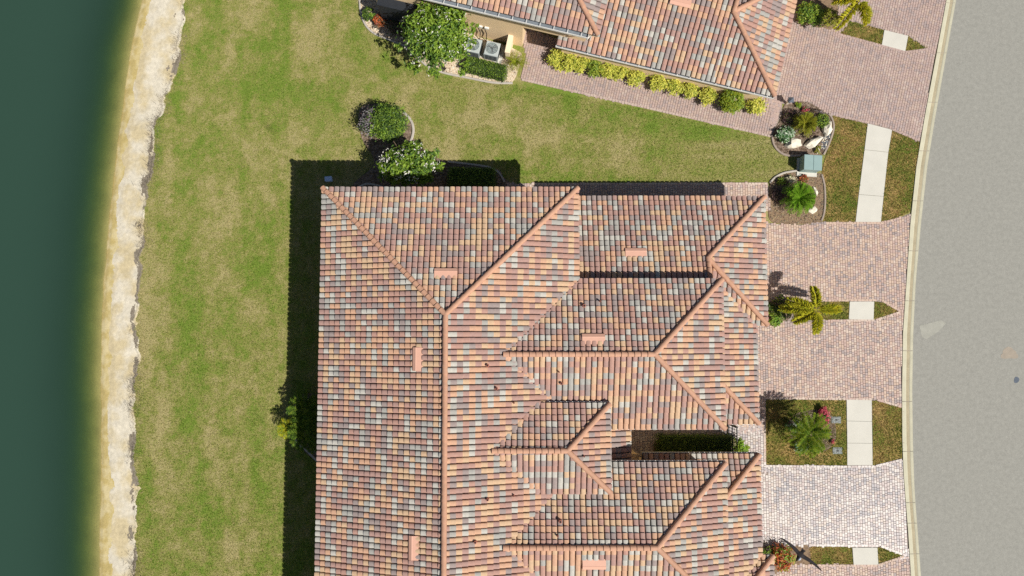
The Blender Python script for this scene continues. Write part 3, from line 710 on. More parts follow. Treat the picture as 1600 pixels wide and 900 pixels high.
# ---- the villa in the middle
villa = thing('villa', 'large villa with mottled terracotta tile roof filling the middle of the scene', 'house', P(780, 600).to_tuple())
villa.location = (0, 0, 0)
H = House(villa); H1, H2 = 4.85, 2.5
Xw = P(500, 600, H1).x; Xe = P(903, 365, H1).x; Yn = P(700, 294.5, H1).y; Xr = (Xw + Xe) / 2; HR = H1 + PITCH * (Xr - Xw); wm_ = Xr - Xw
Yn3 = P(1000, 437, H1).y; Ys3 = P(1000, 669, H1).y; w3 = (Yn3 - Ys3) / 2; Y3 = (Yn3 + Ys3) / 2; H3 = H1 + PITCH * w3; X3 = P(1129.5, 560, H1).x
Y4 = P(905, 855, H3).y; Ym = (Y3 + Y4) / 2; mir = lambda y: 2 * Ym - y
Ysm = mir(Yn)
print('villa', Xw, Xe, Xr, HR, 'Y', Yn, Y3, Y4, Ym, 'w3', w3, 'H3', H3)
Wn = H.slope([(Xw, Yn), (Xe, Yn), (Xr, Yn - wm_)], (Xw, Yn), (0, -1), H1)
Ws = H.slope([(Xw, Ysm), (Xe, Ysm), (Xr, Ysm + wm_)], (Xw, Ysm), (0, 1), H1)
Ww = H.slope([(Xw, Yn), (Xr, Yn - wm_), (Xr, Ysm + wm_), (Xw, Ysm)], (Xw, Yn), (1, 0), H1)
We = H.slope([(Xe, Yn), (Xr, Yn - wm_), (Xr, Ysm + wm_), (Xe, Ysm)], (Xe, Yn), (-1, 0), H1)
for a, b in (((Xw, Yn, H1), (Xr, Yn - wm_, HR)), ((Xe, Yn, H1), (Xr, Yn - wm_, HR)), ((Xr, Ysm + wm_, HR), (Xr, Yn - wm_, HR)), ((Xw, Ysm, H1), (Xr, Ysm + wm_, HR)), ((Xe, Ysm, H1), (Xr, Ysm + wm_, HR))): H.cap(a, b)
GN = {}
def gable(Yc, wd, Xend, hz, key):
    hp = hz + PITCH * wd; Xa = Xend - wd; X0 = Xr + max(0.1, (HR - hp) / PITCH - 1.2); Xi = Xr + (HR - hp) / PITCH
    GN[key + 'n'] = H.slope([(X0, Yc + wd), (Xend, Yc + wd), (Xa, Yc), (X0, Yc)], (X0, Yc + wd), (0, -1), hz)
    GN[key + 's'] = H.slope([(X0, Yc - wd), (Xend, Yc - wd), (Xa, Yc), (X0, Yc)], (X0, Yc - wd), (0, 1), hz)
    GN[key + 'e'] = H.slope([(Xend, Yc + wd), (Xend, Yc - wd), (Xa, Yc)], (Xend, Yc), (-1, 0), hz)
    H.cap((Xi - 0.05, Yc, hp), (Xa, Yc, hp)); H.cap((Xend, Yc + wd, hz), (Xa, Yc, hp)); H.cap((Xend, Yc - wd, hz), (Xa, Yc, hp))
gable(Y3, w3, X3, H1 - 0.004, 'third'); gable(Y4, w3, X3, H1 - 0.004, 'fourth')
HD = 5.63; YD = Ym; wD = 2.3; XD = P(953, 700, HD).x
gable(YD, wD, XD, HD, 'dormer')
w2 = 3.72; X2 = P(1195.2, 400, H2).x; Y2 = P(1000, 308.3, H2).y; XF = P(1181.8, 560, H2).x; YF = P(1100, 661, H2).y
for sg, yy in ((1, lambda y: y), (-1, mir)):
    ax, ay = X2 - w2, yy(Y2 - w2); yt = yy(Yn3 - 0.7); y2 = yy(Y2); y22 = yy(Y2 - 2 * w2); up = (0, -1 * sg)
    a = H.slope([(Xe - 0.5, y2), (ax, y2), (ax, yt), (Xe - 0.5, yt)], (Xe - 0.5, y2), up, H2)
    H.slope([(ax, y2), (X2, y2), (ax, ay)], (Xe - 0.5, y2), up, H2)
    H.slope([(X2, y2), (X2, y22), (ax, ay)], (X2, y2), (-1, 0), H2)
    H.slope([(ax, ay), (X2, y22), (ax, y22)], (ax, y22), (0, sg), H2)
    if sg == 1: G2 = a
    H.cap((X2, y2, H2), (ax, ay, H2 + PITCH * w2)); H.cap((X2, y22, H2), (ax, ay, H2 + PITCH * w2))
    H.cap((ax, ay, H2 + PITCH * w2), (ax, yt, H2 + PITCH * abs(yt - y2)))
    # gable infill wall under the rake
    b = MB(); za, zb = H2 + PITCH * w2 - 0.1, H2 + PITCH * abs(yt - y2) - 0.1
    b.add([(ax - 0.12, ay, 2.4), (ax - 0.12, yt, 2.4), (ax - 0.12, yt, zb), (ax - 0.12, ay, za), (ax - 0.02, ay, 2.4), (ax - 0.02, yt, 2.4), (ax - 0.02, yt, zb), (ax - 0.02, ay, za)], [(0, 1, 2, 3), (7, 6, 5, 4), (3, 2, 6, 7)])
    b.build('wall', M['stucco'], villa)
    yf = yy(YF); dF = 3.6; xf = XF - dF
    H.slope([(XF, y22 + sg * 0.05), (XF, yf), (xf, yf + sg * dF), (xf, y22 + sg * 2.2), (XF - 2.2, y22 + sg * 2.2)], (XF, yf), (-1, 0), H2 - 0.003)
    H.slope([(XF, yf), (xf, yf), (xf, yf + sg * dF)], (xf, yf), (0, sg), H2 - 0.003)
    if sg == -1:
        xq = P(1003, 712, H2).x; H.slope([(xq, yf), (xf, yf), (xf, yf - 1.9), (xq, yf - 1.9)], (xf, yf), (0, -1), H2 - 0.003)
        H.fascia((xq, yf), (XF - 1.6, yf), H2, (0, 1))
    H.cap((XF, yf, H2), (xf + 1.2, yf + sg * (dF - 1.2), H2 + PITCH * (dF - 1.2)))
    i = 0.5
    H.wall(rect(Xe - 1.0, min(y2 - sg * i, y22 + sg * i), X2 - i, max(y2 - sg * i, y22 + sg * i)), 0, H2 - 0.06)
    H.wall(rect(X3 - 2.5, min(y22 + sg * 1.0, yf + sg * i), XF - i, max(y22 + sg * 1.0, yf + sg * i)), 0, H2 - 0.06)
    H.fascia((Xe - 0.5, y2), (X2, y2), H2, (0, sg)); H.fascia((X2 , y2), (X2, y22), H2, (1, 0)); H.fascia((XF, y22), (XF, yf), H2, (1, 0)); H.fascia((XF - 1.6, yf), (XF, yf), H2, (0, -sg))
    H.gutter((X2 + 0.0, y2 - sg * 0.05), (X2 + 0.0, y22), H2 - 0.03, (1, 0), 0.07)
    H.gutter((XF, y22 - sg * 0.05), (XF, yf), H2 - 0.03, (1, 0), 0.07)
# low porch roof in the court between the two halves
HP = 3.5; XP = P(984, 695, HP).x
PR = H.slope([(XP, Ys3 + 0.7), (XP, mir(Ys3) - 0.7), (XP - 2.6, mir(Ys3) - 0.7), (XP - 2.6, Ys3 + 0.7)], (XP, Ys3), (-1, 0), HP)
H.gutter((XP, Ys3 + 0.5), (XP, mir(Ys3) - 0.5), HP - 0.01, (1, 0), 0.09)
H.wall(rect(XP - 3, mir(Ys3) - 0.65, XP - 1.5, Ys3 + 0.65), 0, HP - 0.1)
b = MB(); c_ = P(992, 716, 2.3); b.box((c_.x, c_.y, 0), 0.36, 0.36, 2.12); b.box((c_.x, c_.y, 2.12), 0.46, 0.46, 0.14); b.box((c_.x, c_.y, 0), 0.44, 0.44, 0.25); b.build('porch_column', M['stucco'], villa)
H.wall(rect(Xw + 0.62, Ysm + 0.62, Xe - 0.62, Yn - 0.62), 0, H1 - 0.06)
for yc in (Y3, Y4): H.wall(rect(Xr + 3, yc - w3 + 0.55, X3 - 0.55, yc + w3 - 0.55), 0, H1 - 0.07)
H.wall(rect(Xr + 2.6, YD - wD + 0.4, XD - 0.4, YD + wD - 0.4), 2.6, HD - 0.07)
for a, b, o in (((Xw, Yn), (Xe, Yn), (0, 1)), ((Xw, Yn), (Xw, Ysm), (-1, 0)), ((Xe, Yn), (Xe, Yn3), (1, 0))): H.fascia(a, b, H1, o)
for yc in (Y3, Y4):
    H.fascia((Xe, yc + w3), (X3, yc + w3), H1, (0, 1)); H.fascia((Xe, yc - w3), (X3, yc - w3), H1, (0, -1)); H.fascia((X3, yc + w3), (X3, yc - w3), H1, (1, 0))
H.fascia((Xe - 0.6, YD + wD), (XD, YD + wD), HD, (0, 1)); H.fascia((Xe - 0.6, YD - wD), (XD, YD - wD), HD, (0, -1)); H.fascia((XD, YD + wD), (XD, YD - wD), HD, (1, 0))
H.gutter((XP - 1.4, Ys3), (X3, Ys3), H1 - 0.03, (0, -1), 0.07); H.gutter((XP - 1.4, mir(Ys3)), (X3 + 0.02, mir(Ys3)), H1 - 0.02, (0, 1), 0.12)
H.gutter((Xe - 2.3, YD + wD), (XD + 0.02, YD + wD), HD - 0.02, (0, 1), 0.12); H.gutter((XD, YD + wD), (XD, YD - wD), HD - 0.03, (1, 0), 0.07)
H.gutter((xq, mir(YF)), (XF + 0.02, mir(YF)), H2 - 0.02, (0, 1), 0.12); H.gutter((XF - 1.7, YF), (XF + 0.02, YF), H2 - 0.02, (0, -1), 0.09)
for px, py, d in ((697, 428, Wn), (993, 396, G2), (927, 530, GN['thirdn']), (654, 561, Ww), (648, 855, Ww), (928, 880, GN['fourths'])): H.vent(px, py, d)
for px, py, d, r in ((912, 478, GN['thirdn'], .085), (937, 471, GN['thirdn'], .045), (762, 571, We, .07), (776, 607, We, .07), (803, 629, We, .04), (877, 599, GN['thirds'], .07), (873, 581, GN['thirds'], .04), (762, 779, We, .07), (803, 773, We, .04), (743, 845, We, .07), (875, 813, GN['fourthn'], .085), (871, 836, GN['fourthn'], .045), (912, 712, GN['dormere'], .04)): H.pipe(px, py, d, r)
H.finish(21)

# ---- the neighbour at the top, turned about 14 degrees
O2 = P(1209, 151, H2); ca, sa = math.cos(A14), math.sin(A14)
def UV(u, v): return (O2.x + u * ca - v * sa, O2.y + u * sa + v * ca)
def toUV(p): dx, dy = p.x - O2.x, p.y - O2.y; return (dx * ca + dy * sa, -dx * sa + dy * ca)
EX, EY = (ca, sa), (-sa, ca)
neighbour = thing('villa', 'neighbouring villa at the top edge with angled terracotta roof and white gutters', 'house')
K = House(neighbour)
uW, _v = toUV(P(868, 73, H2)); ut, vt = toUV(P(934, 56, H1)); up2 = EY
print('neighbour', uW, _v, ut, vt)
ap = (-w2, w2); wt = wm_
KS = K.slope([UV(uW, 0), UV(-w2, 0), UV(-w2, 5.2), UV(uW, 5.2)], UV(uW, 0), EY, H2)
K.slope([UV(-w2, 0), UV(0, 0), UV(*ap)], UV(uW, 0), EY, H2)
K.slope([UV(0, 0), UV(0, 2 * w2), UV(*ap)], UV(0, 0), (-ca, -sa), H2)
K.slope([UV(*ap), UV(0, 2 * w2), UV(-w2, 2 * w2)], UV(0, 2 * w2), (sa, -ca), H2)
K.cap((*UV(0, 0), H2), (*UV(*ap), H2 + PITCH * w2)); K.cap((*UV(0, 2 * w2), H2), (*UV(*ap), H2 + PITCH * w2)); K.cap((*UV(*ap), H2 + PITCH * w2), (*UV(-w2, 5.2), H2 + PITCH * 5.2))
KT = K.slope([UV(ut, vt), UV(ut - 2 * wt, vt), UV(ut - wt, vt + wt)], UV(ut, vt), EY, H1)
K.slope([UV(ut, vt), UV(ut - wt, vt + wt), UV(ut - wt, vt + 16), UV(ut, vt + 16)], UV(ut, vt), (-ca, -sa), H1)
K.slope([UV(ut - 2 * wt, vt), UV(ut - wt, vt + wt), UV(ut - wt, vt + 16), UV(ut - 2 * wt, vt + 16)], UV(ut - 2 * wt, vt), (ca, sa), H1)
K.cap((*UV(ut, vt), H1), (*UV(ut - wt, vt + wt), HR)); K.cap((*UV(ut - 2 * wt, vt), H1), (*UV(ut - wt, vt + wt), HR)); K.cap((*UV(ut - wt, vt + 16), HR), (*UV(ut - wt, vt + wt), HR))
uA, vA = toUV(P(814, 80)); vw = vt + 0.42
print('recess', uA, vA, vw)
K.wall([UV(ut - 2 * wt + 0.6, vw), UV(uA, vw), UV(uA, vw + 2.0), UV(ut - 0.6, vw + 2.0), UV(ut - 0.6, vt + 15.5), UV(ut - 2 * wt + 0.6, vt + 15.5)], 0, H1 - 0.07)
K.wall([UV(uA - 0.05, vw + 0.02), UV(ut - 0.62, vw + 0.02), UV(ut - 0.62, vw + 0.3), UV(uA - 0.05, vw + 0.3)], 2.7, H1 - 0.1)
K.wall([UV(uW + 0.35, 0.42), UV(-0.45, 0.42), UV(-0.45, 2 * w2 - 0.5), UV(-w2 - 0.2, 2 * w2 - 0.5), UV(-w2 - 0.2, 5.2), UV(uW + 0.35, 5.2)], 0, H2 - 0.06)
K.fascia(UV(ut - 2 * wt, vt), UV(ut, vt), H1, (sa, -ca)); K.fascia(UV(uW, 0), UV(0, 0), H2, (sa, -ca)); K.fascia(UV(0, 0), UV(0, 2 * w2), H2, EX); K.fascia(UV(uW, 0), UV(uW, 5), H2, (-ca, -sa))
K.gutter(UV(ut - 2 * wt, vt), UV(ut - 0.5, vt), H1 - 0.02, (sa, -ca), 0.25, 0.13)
K.gutter(UV(uW, 0), UV(0.02, 0), H2 - 0.02, (sa, -ca), 0.12)
K.vent(1063, 3, KS)
b = MB(); d0 = Vector((*UV(ut - 0.55, vt - 0.12), H1 - 0.12)); d1 = Vector((*UV(ut - 0.55, vt - 0.12), H1 - 0.5)); d2 = Vector((*UV(ut - 0.35, vt + 0.5), H1 - 1.0)); d3 = Vector((*UV(ut - 0.35, vt + 0.5), 3.0))
b.tube([d0, d1, d2, d3], 0.05, 8); b.build('downspout', M['gutter'], neighbour)
for k_, (a, b_, c2) in enumerate((((748, 40), 0.9, -0.5), ((758, 43), 0.9, 0.5))):
    b = MB(); p = P(*a, 1.55); u_, v_ = toUV(p); z0 = 1.55
    b.box((*UV(u_ + 0.12, vw - 0.06), z0 - 0.02), 0.26, 0.1, 0.16, A14, 1)
    b.tube([(*UV(u_, vw - 0.05), z0), (*UV(u_ + 0.02, vw - 0.14), z0 - 0.1), (*UV(u_ + 0.1, vw - 0.12), z0 - 0.6), (*UV(u_ + 0.05, vw - 0.2), 0.1)], 0.028, 6, 0)
    b.build('refrigerant_pipe', [M['black'], M['white']], neighbour)
# lanai at the west end of the neighbour: a solid near-black box and a post
uL, vL = toUV(P(606, 12)); uM, _ = toUV(P(662, 30))
lan = MB()
lan.prism([UV(uL, vw - 0.55), UV(uM, vw - 0.55), UV(uM, vw + 3), UV(uL, vw + 3)], 0.02, 2.35)
lan.build('lanai_box', M['lanai_box'], neighbour)
b = MB(); c_ = P(598, 12); b.box((c_.x, c_.y, 0), 0.34, 0.30, 2.55, A14); b.box((c_.x, c_.y, 2.55), 0.42, 0.38, 0.1, A14); b.build('porch_column', M['stucco_pale'], neighbour)
K.finish(22)

# ------------------------------------------------------------------ plants
def leafmat(name, col, hue=None, rough=0.5, trans=0.25, var=0.35, scale=4.0): return mat(name, col, rough, var, scale, 23, 0, 0.35, hue=hue, trans=trans, hscale=5.0)
L = dict(
 tree=leafmat('leaf_mid_green', (0.165, 0.275, 0.025), (0.25, 0.36, 0.04)), treedk=leafmat('leaf_deep_green', (0.055, 0.12, 0.015), (0.085, 0.16, 0.022)),
 blossom=leafmat('white_blossom', (0.72, 0.70, 0.62), None, 0.7, 0.2, 0.08), hedge=leafmat('hedge_green', (0.045, 0.095, 0.015), (0.075, 0.13, 0.02)),
 croton=leafmat('croton_yellow', (0.70, 0.66, 0.11), (0.52, 0.54, 0.08)), crotong=leafmat('croton_green', (0.26, 0.33, 0.04), (0.36, 0.40, 0.05)),
 lime=leafmat('lime_leaf', (0.24, 0.32, 0.02), (0.34, 0.38, 0.03)), silver=leafmat('silver_leaf', (0.33, 0.29, 0.31), (0.24, 0.22, 0.23)),
 orange=leafmat('orange_leaf', (0.55, 0.15, 0.03), (0.42, 0.09, 0.025)), red=leafmat('red_leaf', (0.36, 0.06, 0.035), (0.48, 0.16, 0.05)),
 pink=leafmat('pink_flower', (0.62, 0.11, 0.16), (0.50, 0.08, 0.11)), varieg=leafmat('white_green_leaf', (0.55, 0.62, 0.48), (0.40, 0.50, 0.34)),
 emerald=leafmat('emerald_leaf', (0.05, 0.17, 0.045), (0.08, 0.21, 0.06)), sago=leafmat('sago_green', (0.15, 0.33, 0.015), (0.24, 0.42, 0.03)),
 olive=leafmat('olive_frond', (0.31, 0.29, 0.025), (0.21, 0.22, 0.02)), fox=leafmat('feathery_frond', (0.34, 0.38, 0.025), (0.52, 0.48, 0.03)),
 foxyel=leafmat('yellow_frond', (0.62, 0.52, 0.025), (0.42, 0.41, 0.03)), date=leafmat('date_frond', (0.125, 0.225, 0.025), (0.27, 0.35, 0.04)),
 brown=leafmat('brown_leaf', (0.14, 0.10, 0.06), (0.20, 0.14, 0.08)), purple=leafmat('purple_leaf', (0.09, 0.05, 0.06), (0.14, 0.08, 0.08)),
 cream=leafmat('cream_flower', (0.74, 0.70, 0.50), (0.66, 0.60, 0.42)), drygrey=leafmat('dry_grey_blade', (0.34, 0.28, 0.20), (0.24, 0.195, 0.14)), drypale=leafmat('dry_frond', (0.42, 0.35, 0.20), None))

def leaves(center, radii, n, size, mats_w, seed, clumps=30, flat=0.55, hollow=0.45, shape='ball', spread=0.36, base=None, up=0.85):
    """vertices, faces and material numbers of many small folded leaves gathered in clumps through a crown's volume"""
    rs = np.random.RandomState(seed); c = np.array(center); r = np.array(radii)
    if shape == 'ball':
        d = rs.normal(size=(clumps, 3)); d /= np.linalg.norm(d, axis=1)[:, None]; d[:, 2] = np.where(d[:, 2] < -0.25, -d[:, 2], d[:, 2])
        cc = d * (hollow + (1 - hollow) * rs.rand(clumps, 1) ** 0.6) * (1 - spread * 0.6) * rs.uniform(0.82, 1.08, (clumps, 1))
        k = rs.randint(clumps, size=n); q = cc[k] + rs.normal(size=(n, 3)) * spread * rs.uniform(0.5, 0.8, (clumps, 1))[k] * 0.6
        on = q
    else:                                   # clipped block: leaves lie on its faces
        q = rs.uniform(-1, 1, (n, 3)); ax = rs.choice(3, n, p=(0.2, 0.2, 0.6)); sg = np.where(rs.rand(n) < 0.5, -1, 1); sg = np.where(ax == 2, 1, sg)
        q[np.arange(n), ax] = sg * (1 + rs.normal(size=n) * 0.07); on = np.zeros((n, 3)); on[np.arange(n), ax] = sg; k = rs.randint(clumps, size=n)
    p = c + q * r
    nrm = on / (np.linalg.norm(on, axis=1)[:, None] + 1e-6) * (1 - flat) + rs.normal(size=(n, 3)) * 0.45; nrm[:, 2] += up
    nrm /= np.linalg.norm(nrm, axis=1)[:, None]
    t = rs.normal(size=(n, 3)); t -= nrm * (t * nrm).sum(1)[:, None]; t /= np.linalg.norm(t, axis=1)[:, None]; b = np.cross(nrm, t)
    s = size * rs.uniform(0.6, 1.25, n)[:, None]
    V = np.stack([p - t * s, p + b * s * 0.42 + nrm * s * 0.14, p + t * s, p - b * s * 0.42 + nrm * s * 0.14], 1)
    F = np.arange(n)[:, None] * 4 + np.array([[0, 1, 2], [0, 2, 3]]).reshape(1, 6); F = F.reshape(-1, 3)
    w_ = np.array(mats_w, float); w_ /= w_.sum(); clump_m = rs.choice(len(w_), clumps, p=w_)
    mi = np.where(rs.rand(n) < 0.45, clump_m[k], rs.choice(len(w_), n, p=w_))
    return V.reshape(-1, 3), F, np.repeat(mi, 2)

def foliage(name, parent, parts_, ms):
    Vs, Fs, Ms = [], [], []; o = 0
    for V, F, mi in parts_: Vs.append(V); Fs.append(F + o); Ms.append(mi); o += len(V)
    return link(name, mesh_np(name, np.concatenate(Vs), np.concatenate(Fs), np.concatenate(Ms)), parent, ms)

def stems(parent, c, r, h, n=6, seed=0, rad=0.012, name='stem'):
    rr = random.Random(seed); b = MB()
    for i in range(n):
        a = rr.uniform(0, 6.28); q = rr.uniform(0.3, 0.8) * r
        b.tube([(c[0], c[1], 0.0), (c[0] + math.cos(a) * q * 0.4, c[1] + math.sin(a) * q * 0.4, h * 0.45), (c[0] + math.cos(a) * q, c[1] + math.sin(a) * q, h * 0.85)], [rad * 1.5, rad, rad * 0.5], 5, 0, True)
    b.build(name, M['bark'], parent)

def shrub(name, label, cat, px, py, r, h, ms, wts, n=420, size=0.07, seed=0, group=None, ry=None, rz=0.0, clumps=26, spread=0.36, hollow=0.45, flowers=None):
    c = P(px, py, h * 0.5); g = (c.x, c.y)
    t = thing(name, label, cat, (c.x, c.y, 0), rz, group)
    r *= 1.12; ry = ry * 1.12 if ry else None
    V, F, mi = leaves((0, 0, h * 0.52), (r, ry or r, h * 0.5), int(n * 1.7), size, wts, seed, clumps, spread=spread, hollow=hollow)
    ob = foliage('foliage', t, [(V, F, mi)], [L[k] for k in ms])
    stems(t, (0, 0), r, h * 0.8, 6, seed)
    if flowers:
        fm, fn, fs = flowers
        V, F, mi = leaves((0, 0, h * 0.58), (r * 1.02, (ry or r) * 1.02, h * 0.52), fn, fs, [1], seed + 5, max(6, fn // 6), hollow=0.85, spread=0.25, up=0.9)
        foliage('flowers', t, [(V, F, mi)], [L[fm]])
    return t

def tree(name, label, px, py, r, h, seed, n=5200, ry=None):
    cr = P(px, py, h * 0.72); t = thing(name, label, 'tree', (cr.x, cr.y, 0)); rr = random.Random(seed)
    b = MB(); tops = []
    b.tube([(0, 0, 0), (0.03, 0.02, h * 0.18), (0.0, 0.05, h * 0.34)], [0.13, 0.10, 0.085], 9)
    b.build('trunk', M['bark'], t)
    b = MB()
    for i in range(9):
        a = i * 2.4 + rr.uniform(-.4, .4); q = r * rr.uniform(0.45, 0.85); z = h * rr.uniform(0.6, 0.9)
        b.tube([(0, 0.05, h * 0.32), (math.cos(a) * q * 0.4, math.sin(a) * q * 0.4, h * 0.5), (math.cos(a) * q, math.sin(a) * q, z)], [0.06, 0.04, 0.015], 6)
    b.build('limb', M['bark'], t)
    ps = [leaves((0, 0, h * 0.63), (r, ry or r, h * 0.40), n, 0.125, (0.62, 0.38), seed, 85, spread=0.24, hollow=0.35, up=0.6)]
    # outlying sprays that break the outline
    for i in range(16):
        a = rr.uniform(0, 6.283); q = rr.uniform(0.86, 0.98)
        ps.append(leaves((math.cos(a) * r * q, math.sin(a) * (ry or r) * q, h * rr.uniform(0.45, 0.7)), (0.3, 0.3, 0.22), 46, 0.115, (0.7, 0.3), seed + 50 + i, 5, spread=0.5))
    foliage('crown', t, ps, [L['tree'], L['treedk']])
    V, F, mi = leaves((0, 0, h * 0.66), (r * 1.02, (ry or r) * 1.02, h * 0.41), 260, 0.075, [1], seed + 9, 110, hollow=0.8, spread=0.12, up=0.9)
    foliage('blossom', t, [(V, F, mi)], [L['blossom']])
    return t

def frond_mesh(length, droop, lift, leaf, n, ms_seed, fluffy=False, width=0.02, twist=0.0):
    """one feather frond lying along +x from the crown: midrib plus leaflets, as arrays"""
    rs = np.random.RandomState(ms_seed); s = np.linspace(0, 1, 9)
    rib = np.stack([length * (s - 0.08 * s ** 2), twist * s ** 2, lift * s - droop * s ** 2], 1)
    V, F = [], []
    for i, p in enumerate(rib):
        wd = width * (1 - 0.85 * s[i]); V += [p + (0, wd, 0), p + (0, 0, wd), p + (0, -wd, 0)]
    for i in range(8):
        a = i * 3; F += [(a, a + 3, a + 4), (a, a + 4, a + 1), (a + 1, a + 4, a + 5), (a + 1, a + 5, a + 2)]
    for i in range(n):
        u = 0.10 + 0.9 * (i + rs.rand() * 0.6) / n; f = u * 8; k = min(int(f), 7); p = rib[k] + (rib[k + 1] - rib[k]) * (f - k); tg = rib[k + 1] - rib[k]; tg /= np.linalg.norm(tg)
        for sd in ((-1, 1) if not fluffy else (-1, 1, -0.5, 0.5)):
            el = rs.uniform(0.1, 0.5) if not fluffy else rs.uniform(-0.5, 0.95)
            d = tg * rs.uniform(0.45, 0.75) + np.array((0, sd, 0)) + np.array((0, 0, el)) * (1 if not fluffy else 1.2)
            d /= np.linalg.norm(d); ln = leaf * (0.55 + 0.6 * math.sin(math.pi * min(1, 0.12 + 0.86 * u))) * rs.uniform(0.8, 1.1)
            wv = np.cross(d, (0, 0, 1.0)) + rs.normal(size=3) * 0.2; wv /= np.linalg.norm(wv); wv *= leaf * (0.065 if not fluffy else 0.10)
            b = len(V); tip = p + d * ln + np.array((0, 0, -0.18 * ln)); md = p + d * ln * 0.5
            V += [p, md + wv, tip, md - wv]; F += [(b, b + 1, b + 2), (b, b + 2, b + 3)]
    return np.array(V), np.array(F)

def palm(name, label, px, py, h, fronds, leafm, leaf=0.3, n=26, fluffy=False, trunk=0.09, group=None, seed=0, mixm=None, cat='palm'):
    """fronds: list of (angle in degrees in plan, length, lift, droop)"""
    c = P(px, py, h); t = thing(name, label, cat, (c.x, c.y, 0), 0, group)
    if trunk:
        b = MB(); k = 8; b.tube([(0, 0, h * i / k) for i in range(k + 1)], [trunk * (1.25 - 0.45 * i / k + (0.06 if i % 2 else 0)) for i in range(k + 1)], 9)
        b.build('trunk', M['palmwood'], t)
    for i, (a, ln, lift, droop) in enumerate(fronds):
        V, F = frond_mesh(ln, droop, lift, leaf, n, seed + i * 7, fluffy)
        mi = np.zeros(len(F), int)
        if mixm is not None:
            rs = np.random.RandomState(seed + i); mi[32:] = (rs.rand(len(F) - 32) < mixm[1]).astype(int)
        ob = link('frond', mesh_np('frond', V, F, mi), t, [L[leafm]] + ([L[mixm[0]]] if mixm else []))
        ob.location = (0, 0, h); ob.rotation_euler = (0, 0, math.radians(a))
    return t

def rosette(n, l0, l1, lift, droop, seed, jitter=14):
    r = random.Random(seed); out = []
    for i in range(n):
        u = i / n; out.append((i * 137.5 + r.uniform(-jitter, jitter), l0 + (l1 - l0) * (1 - u), lift * (0.25 + u * 1.6), droop * (1.1 - 0.3 * u)))
    return out

def edging(label, px, m='edging', w=0.13, h=0.10, closed=False):
    pts = smoothline(ground_poly(px), 6, closed); b = MB(); vs = []
    k = len(pts)
    for i, p in enumerate(pts):
        a = pts[(i - 1) % k] if closed or i else p; c = pts[(i + 1) % k] if closed or i < k - 1 else p
        d = Vector((c[0] - a[0], c[1] - a[1], 0)).normalized(); nn = Vector((-d.y, d.x, 0))
        for q, z in ((-1, 0), (-0.95, h * 0.75), (-0.55, h), (0.55, h), (0.95, h * 0.75), (1, 0)):
            vs.append((p[0] + nn.x * q * w / 2, p[1] + nn.y * q * w / 2, z))
    fs = [(i * 6 + j, ((i + 1) % k) * 6 + j, ((i + 1) % k) * 6 + j + 1, i * 6 + j + 1) for i in range(k if closed else k - 1) for j in range(5)]
    b.add(vs, fs); 
    if not closed: b.f += [list(range(6)), [(k - 1) * 6 + j for j in range(6)][::-1]]; b.mi += [0, 0]
    ob = b.build('bed_edging', M[m]); bm = bmesh.new(); bm.from_mesh(ob.data); bmesh.ops.recalc_face_normals(bm, faces=bm.faces); bm.to_mesh(ob.data); bm.free()
    return tag(ob, label, 'edging')

def bed(label, px, m='mulch', z=0.036): return sheet('planting_bed', smoothline(ground_poly(px), 5, True), z, M[m], label=label, thick=0.03)

def rock(label, px, py, rx, ry, h, seed, m='stone', name='boulder', rz=0.0, group=None, cat='boulder'):
    bm = bmesh.new(); bmesh.ops.create_icosphere(bm, subdivisions=2, radius=1.0); r = random.Random(seed)
    ph = [r.uniform(0, 6) for _ in range(6)]
    for v in bm.verts:
        d = v.co.normalized(); q = 1 + 0.16 * math.sin(3.1 * d.x + ph[0]) * math.cos(2.7 * d.y + ph[1]) + 0.10 * math.sin(5.3 * d.y + ph[2]) + 0.08 * math.sin(6.7 * d.x + 4 * d.z + ph[3]) + r.uniform(-0.05, 0.05)
        v.co = Vector((d.x * rx, d.y * ry, max(d.z, -0.35) * h)) * q
    me = bpy.data.meshes.new(name); bm.to_mesh(me); bm.free()
    o = link(name, me, None, M[m]); c = P(px, py, h * 0.5); o.location = (c.x, c.y, h * 0.3); o.rotation_euler = (0, 0, rz)
    return tag(o, label, cat, group)

def gravel(name, label, poly, n, size, ms, seed, z=0.04):
    rs = np.random.RandomState(seed); pl = np.array(poly); lo, hi = pl.min(0), pl.max(0)
    q = rs.uniform(lo, hi, (n * 3, 2)); q = q[inside(poly, q[:, 0], q[:, 1])][:n]; n = len(q)
    s = size * rs.uniform(0.5, 1.3, n); a = rs.uniform(0, 6.28, n)
    base = np.array([(1, 0, 0), (0.2, 0.8, 0), (-0.9, 0.4, 0), (-0.5, -0.8, 0), (0.6, -0.7, 0), (0.05, 0, 0.7)])
    V = np.zeros((n, 6, 3)); V[:, :, 0] = q[:, :1] + s[:, None] * (base[None, :, 0] * np.cos(a)[:, None] - base[None, :, 1] * np.sin(a)[:, None])
    V[:, :, 1] = q[:, 1:] + s[:, None] * (base[None, :, 0] * np.sin(a)[:, None] + base[None, :, 1] * np.cos(a)[:, None]); V[:, :, 2] = z + base[None, :, 2] * s[:, None]
    F = np.arange(n)[:, None, None] * 6 + np.array([(i, (i + 1) % 5, 5) for i in range(5)])[None]
    o = link(name, mesh_np(name, V.reshape(-1, 3), F.reshape(-1, 3), np.repeat(rs.randint(len(ms), size=n), 5)), None, ms)
    return tag(o, label, kind='stuff')

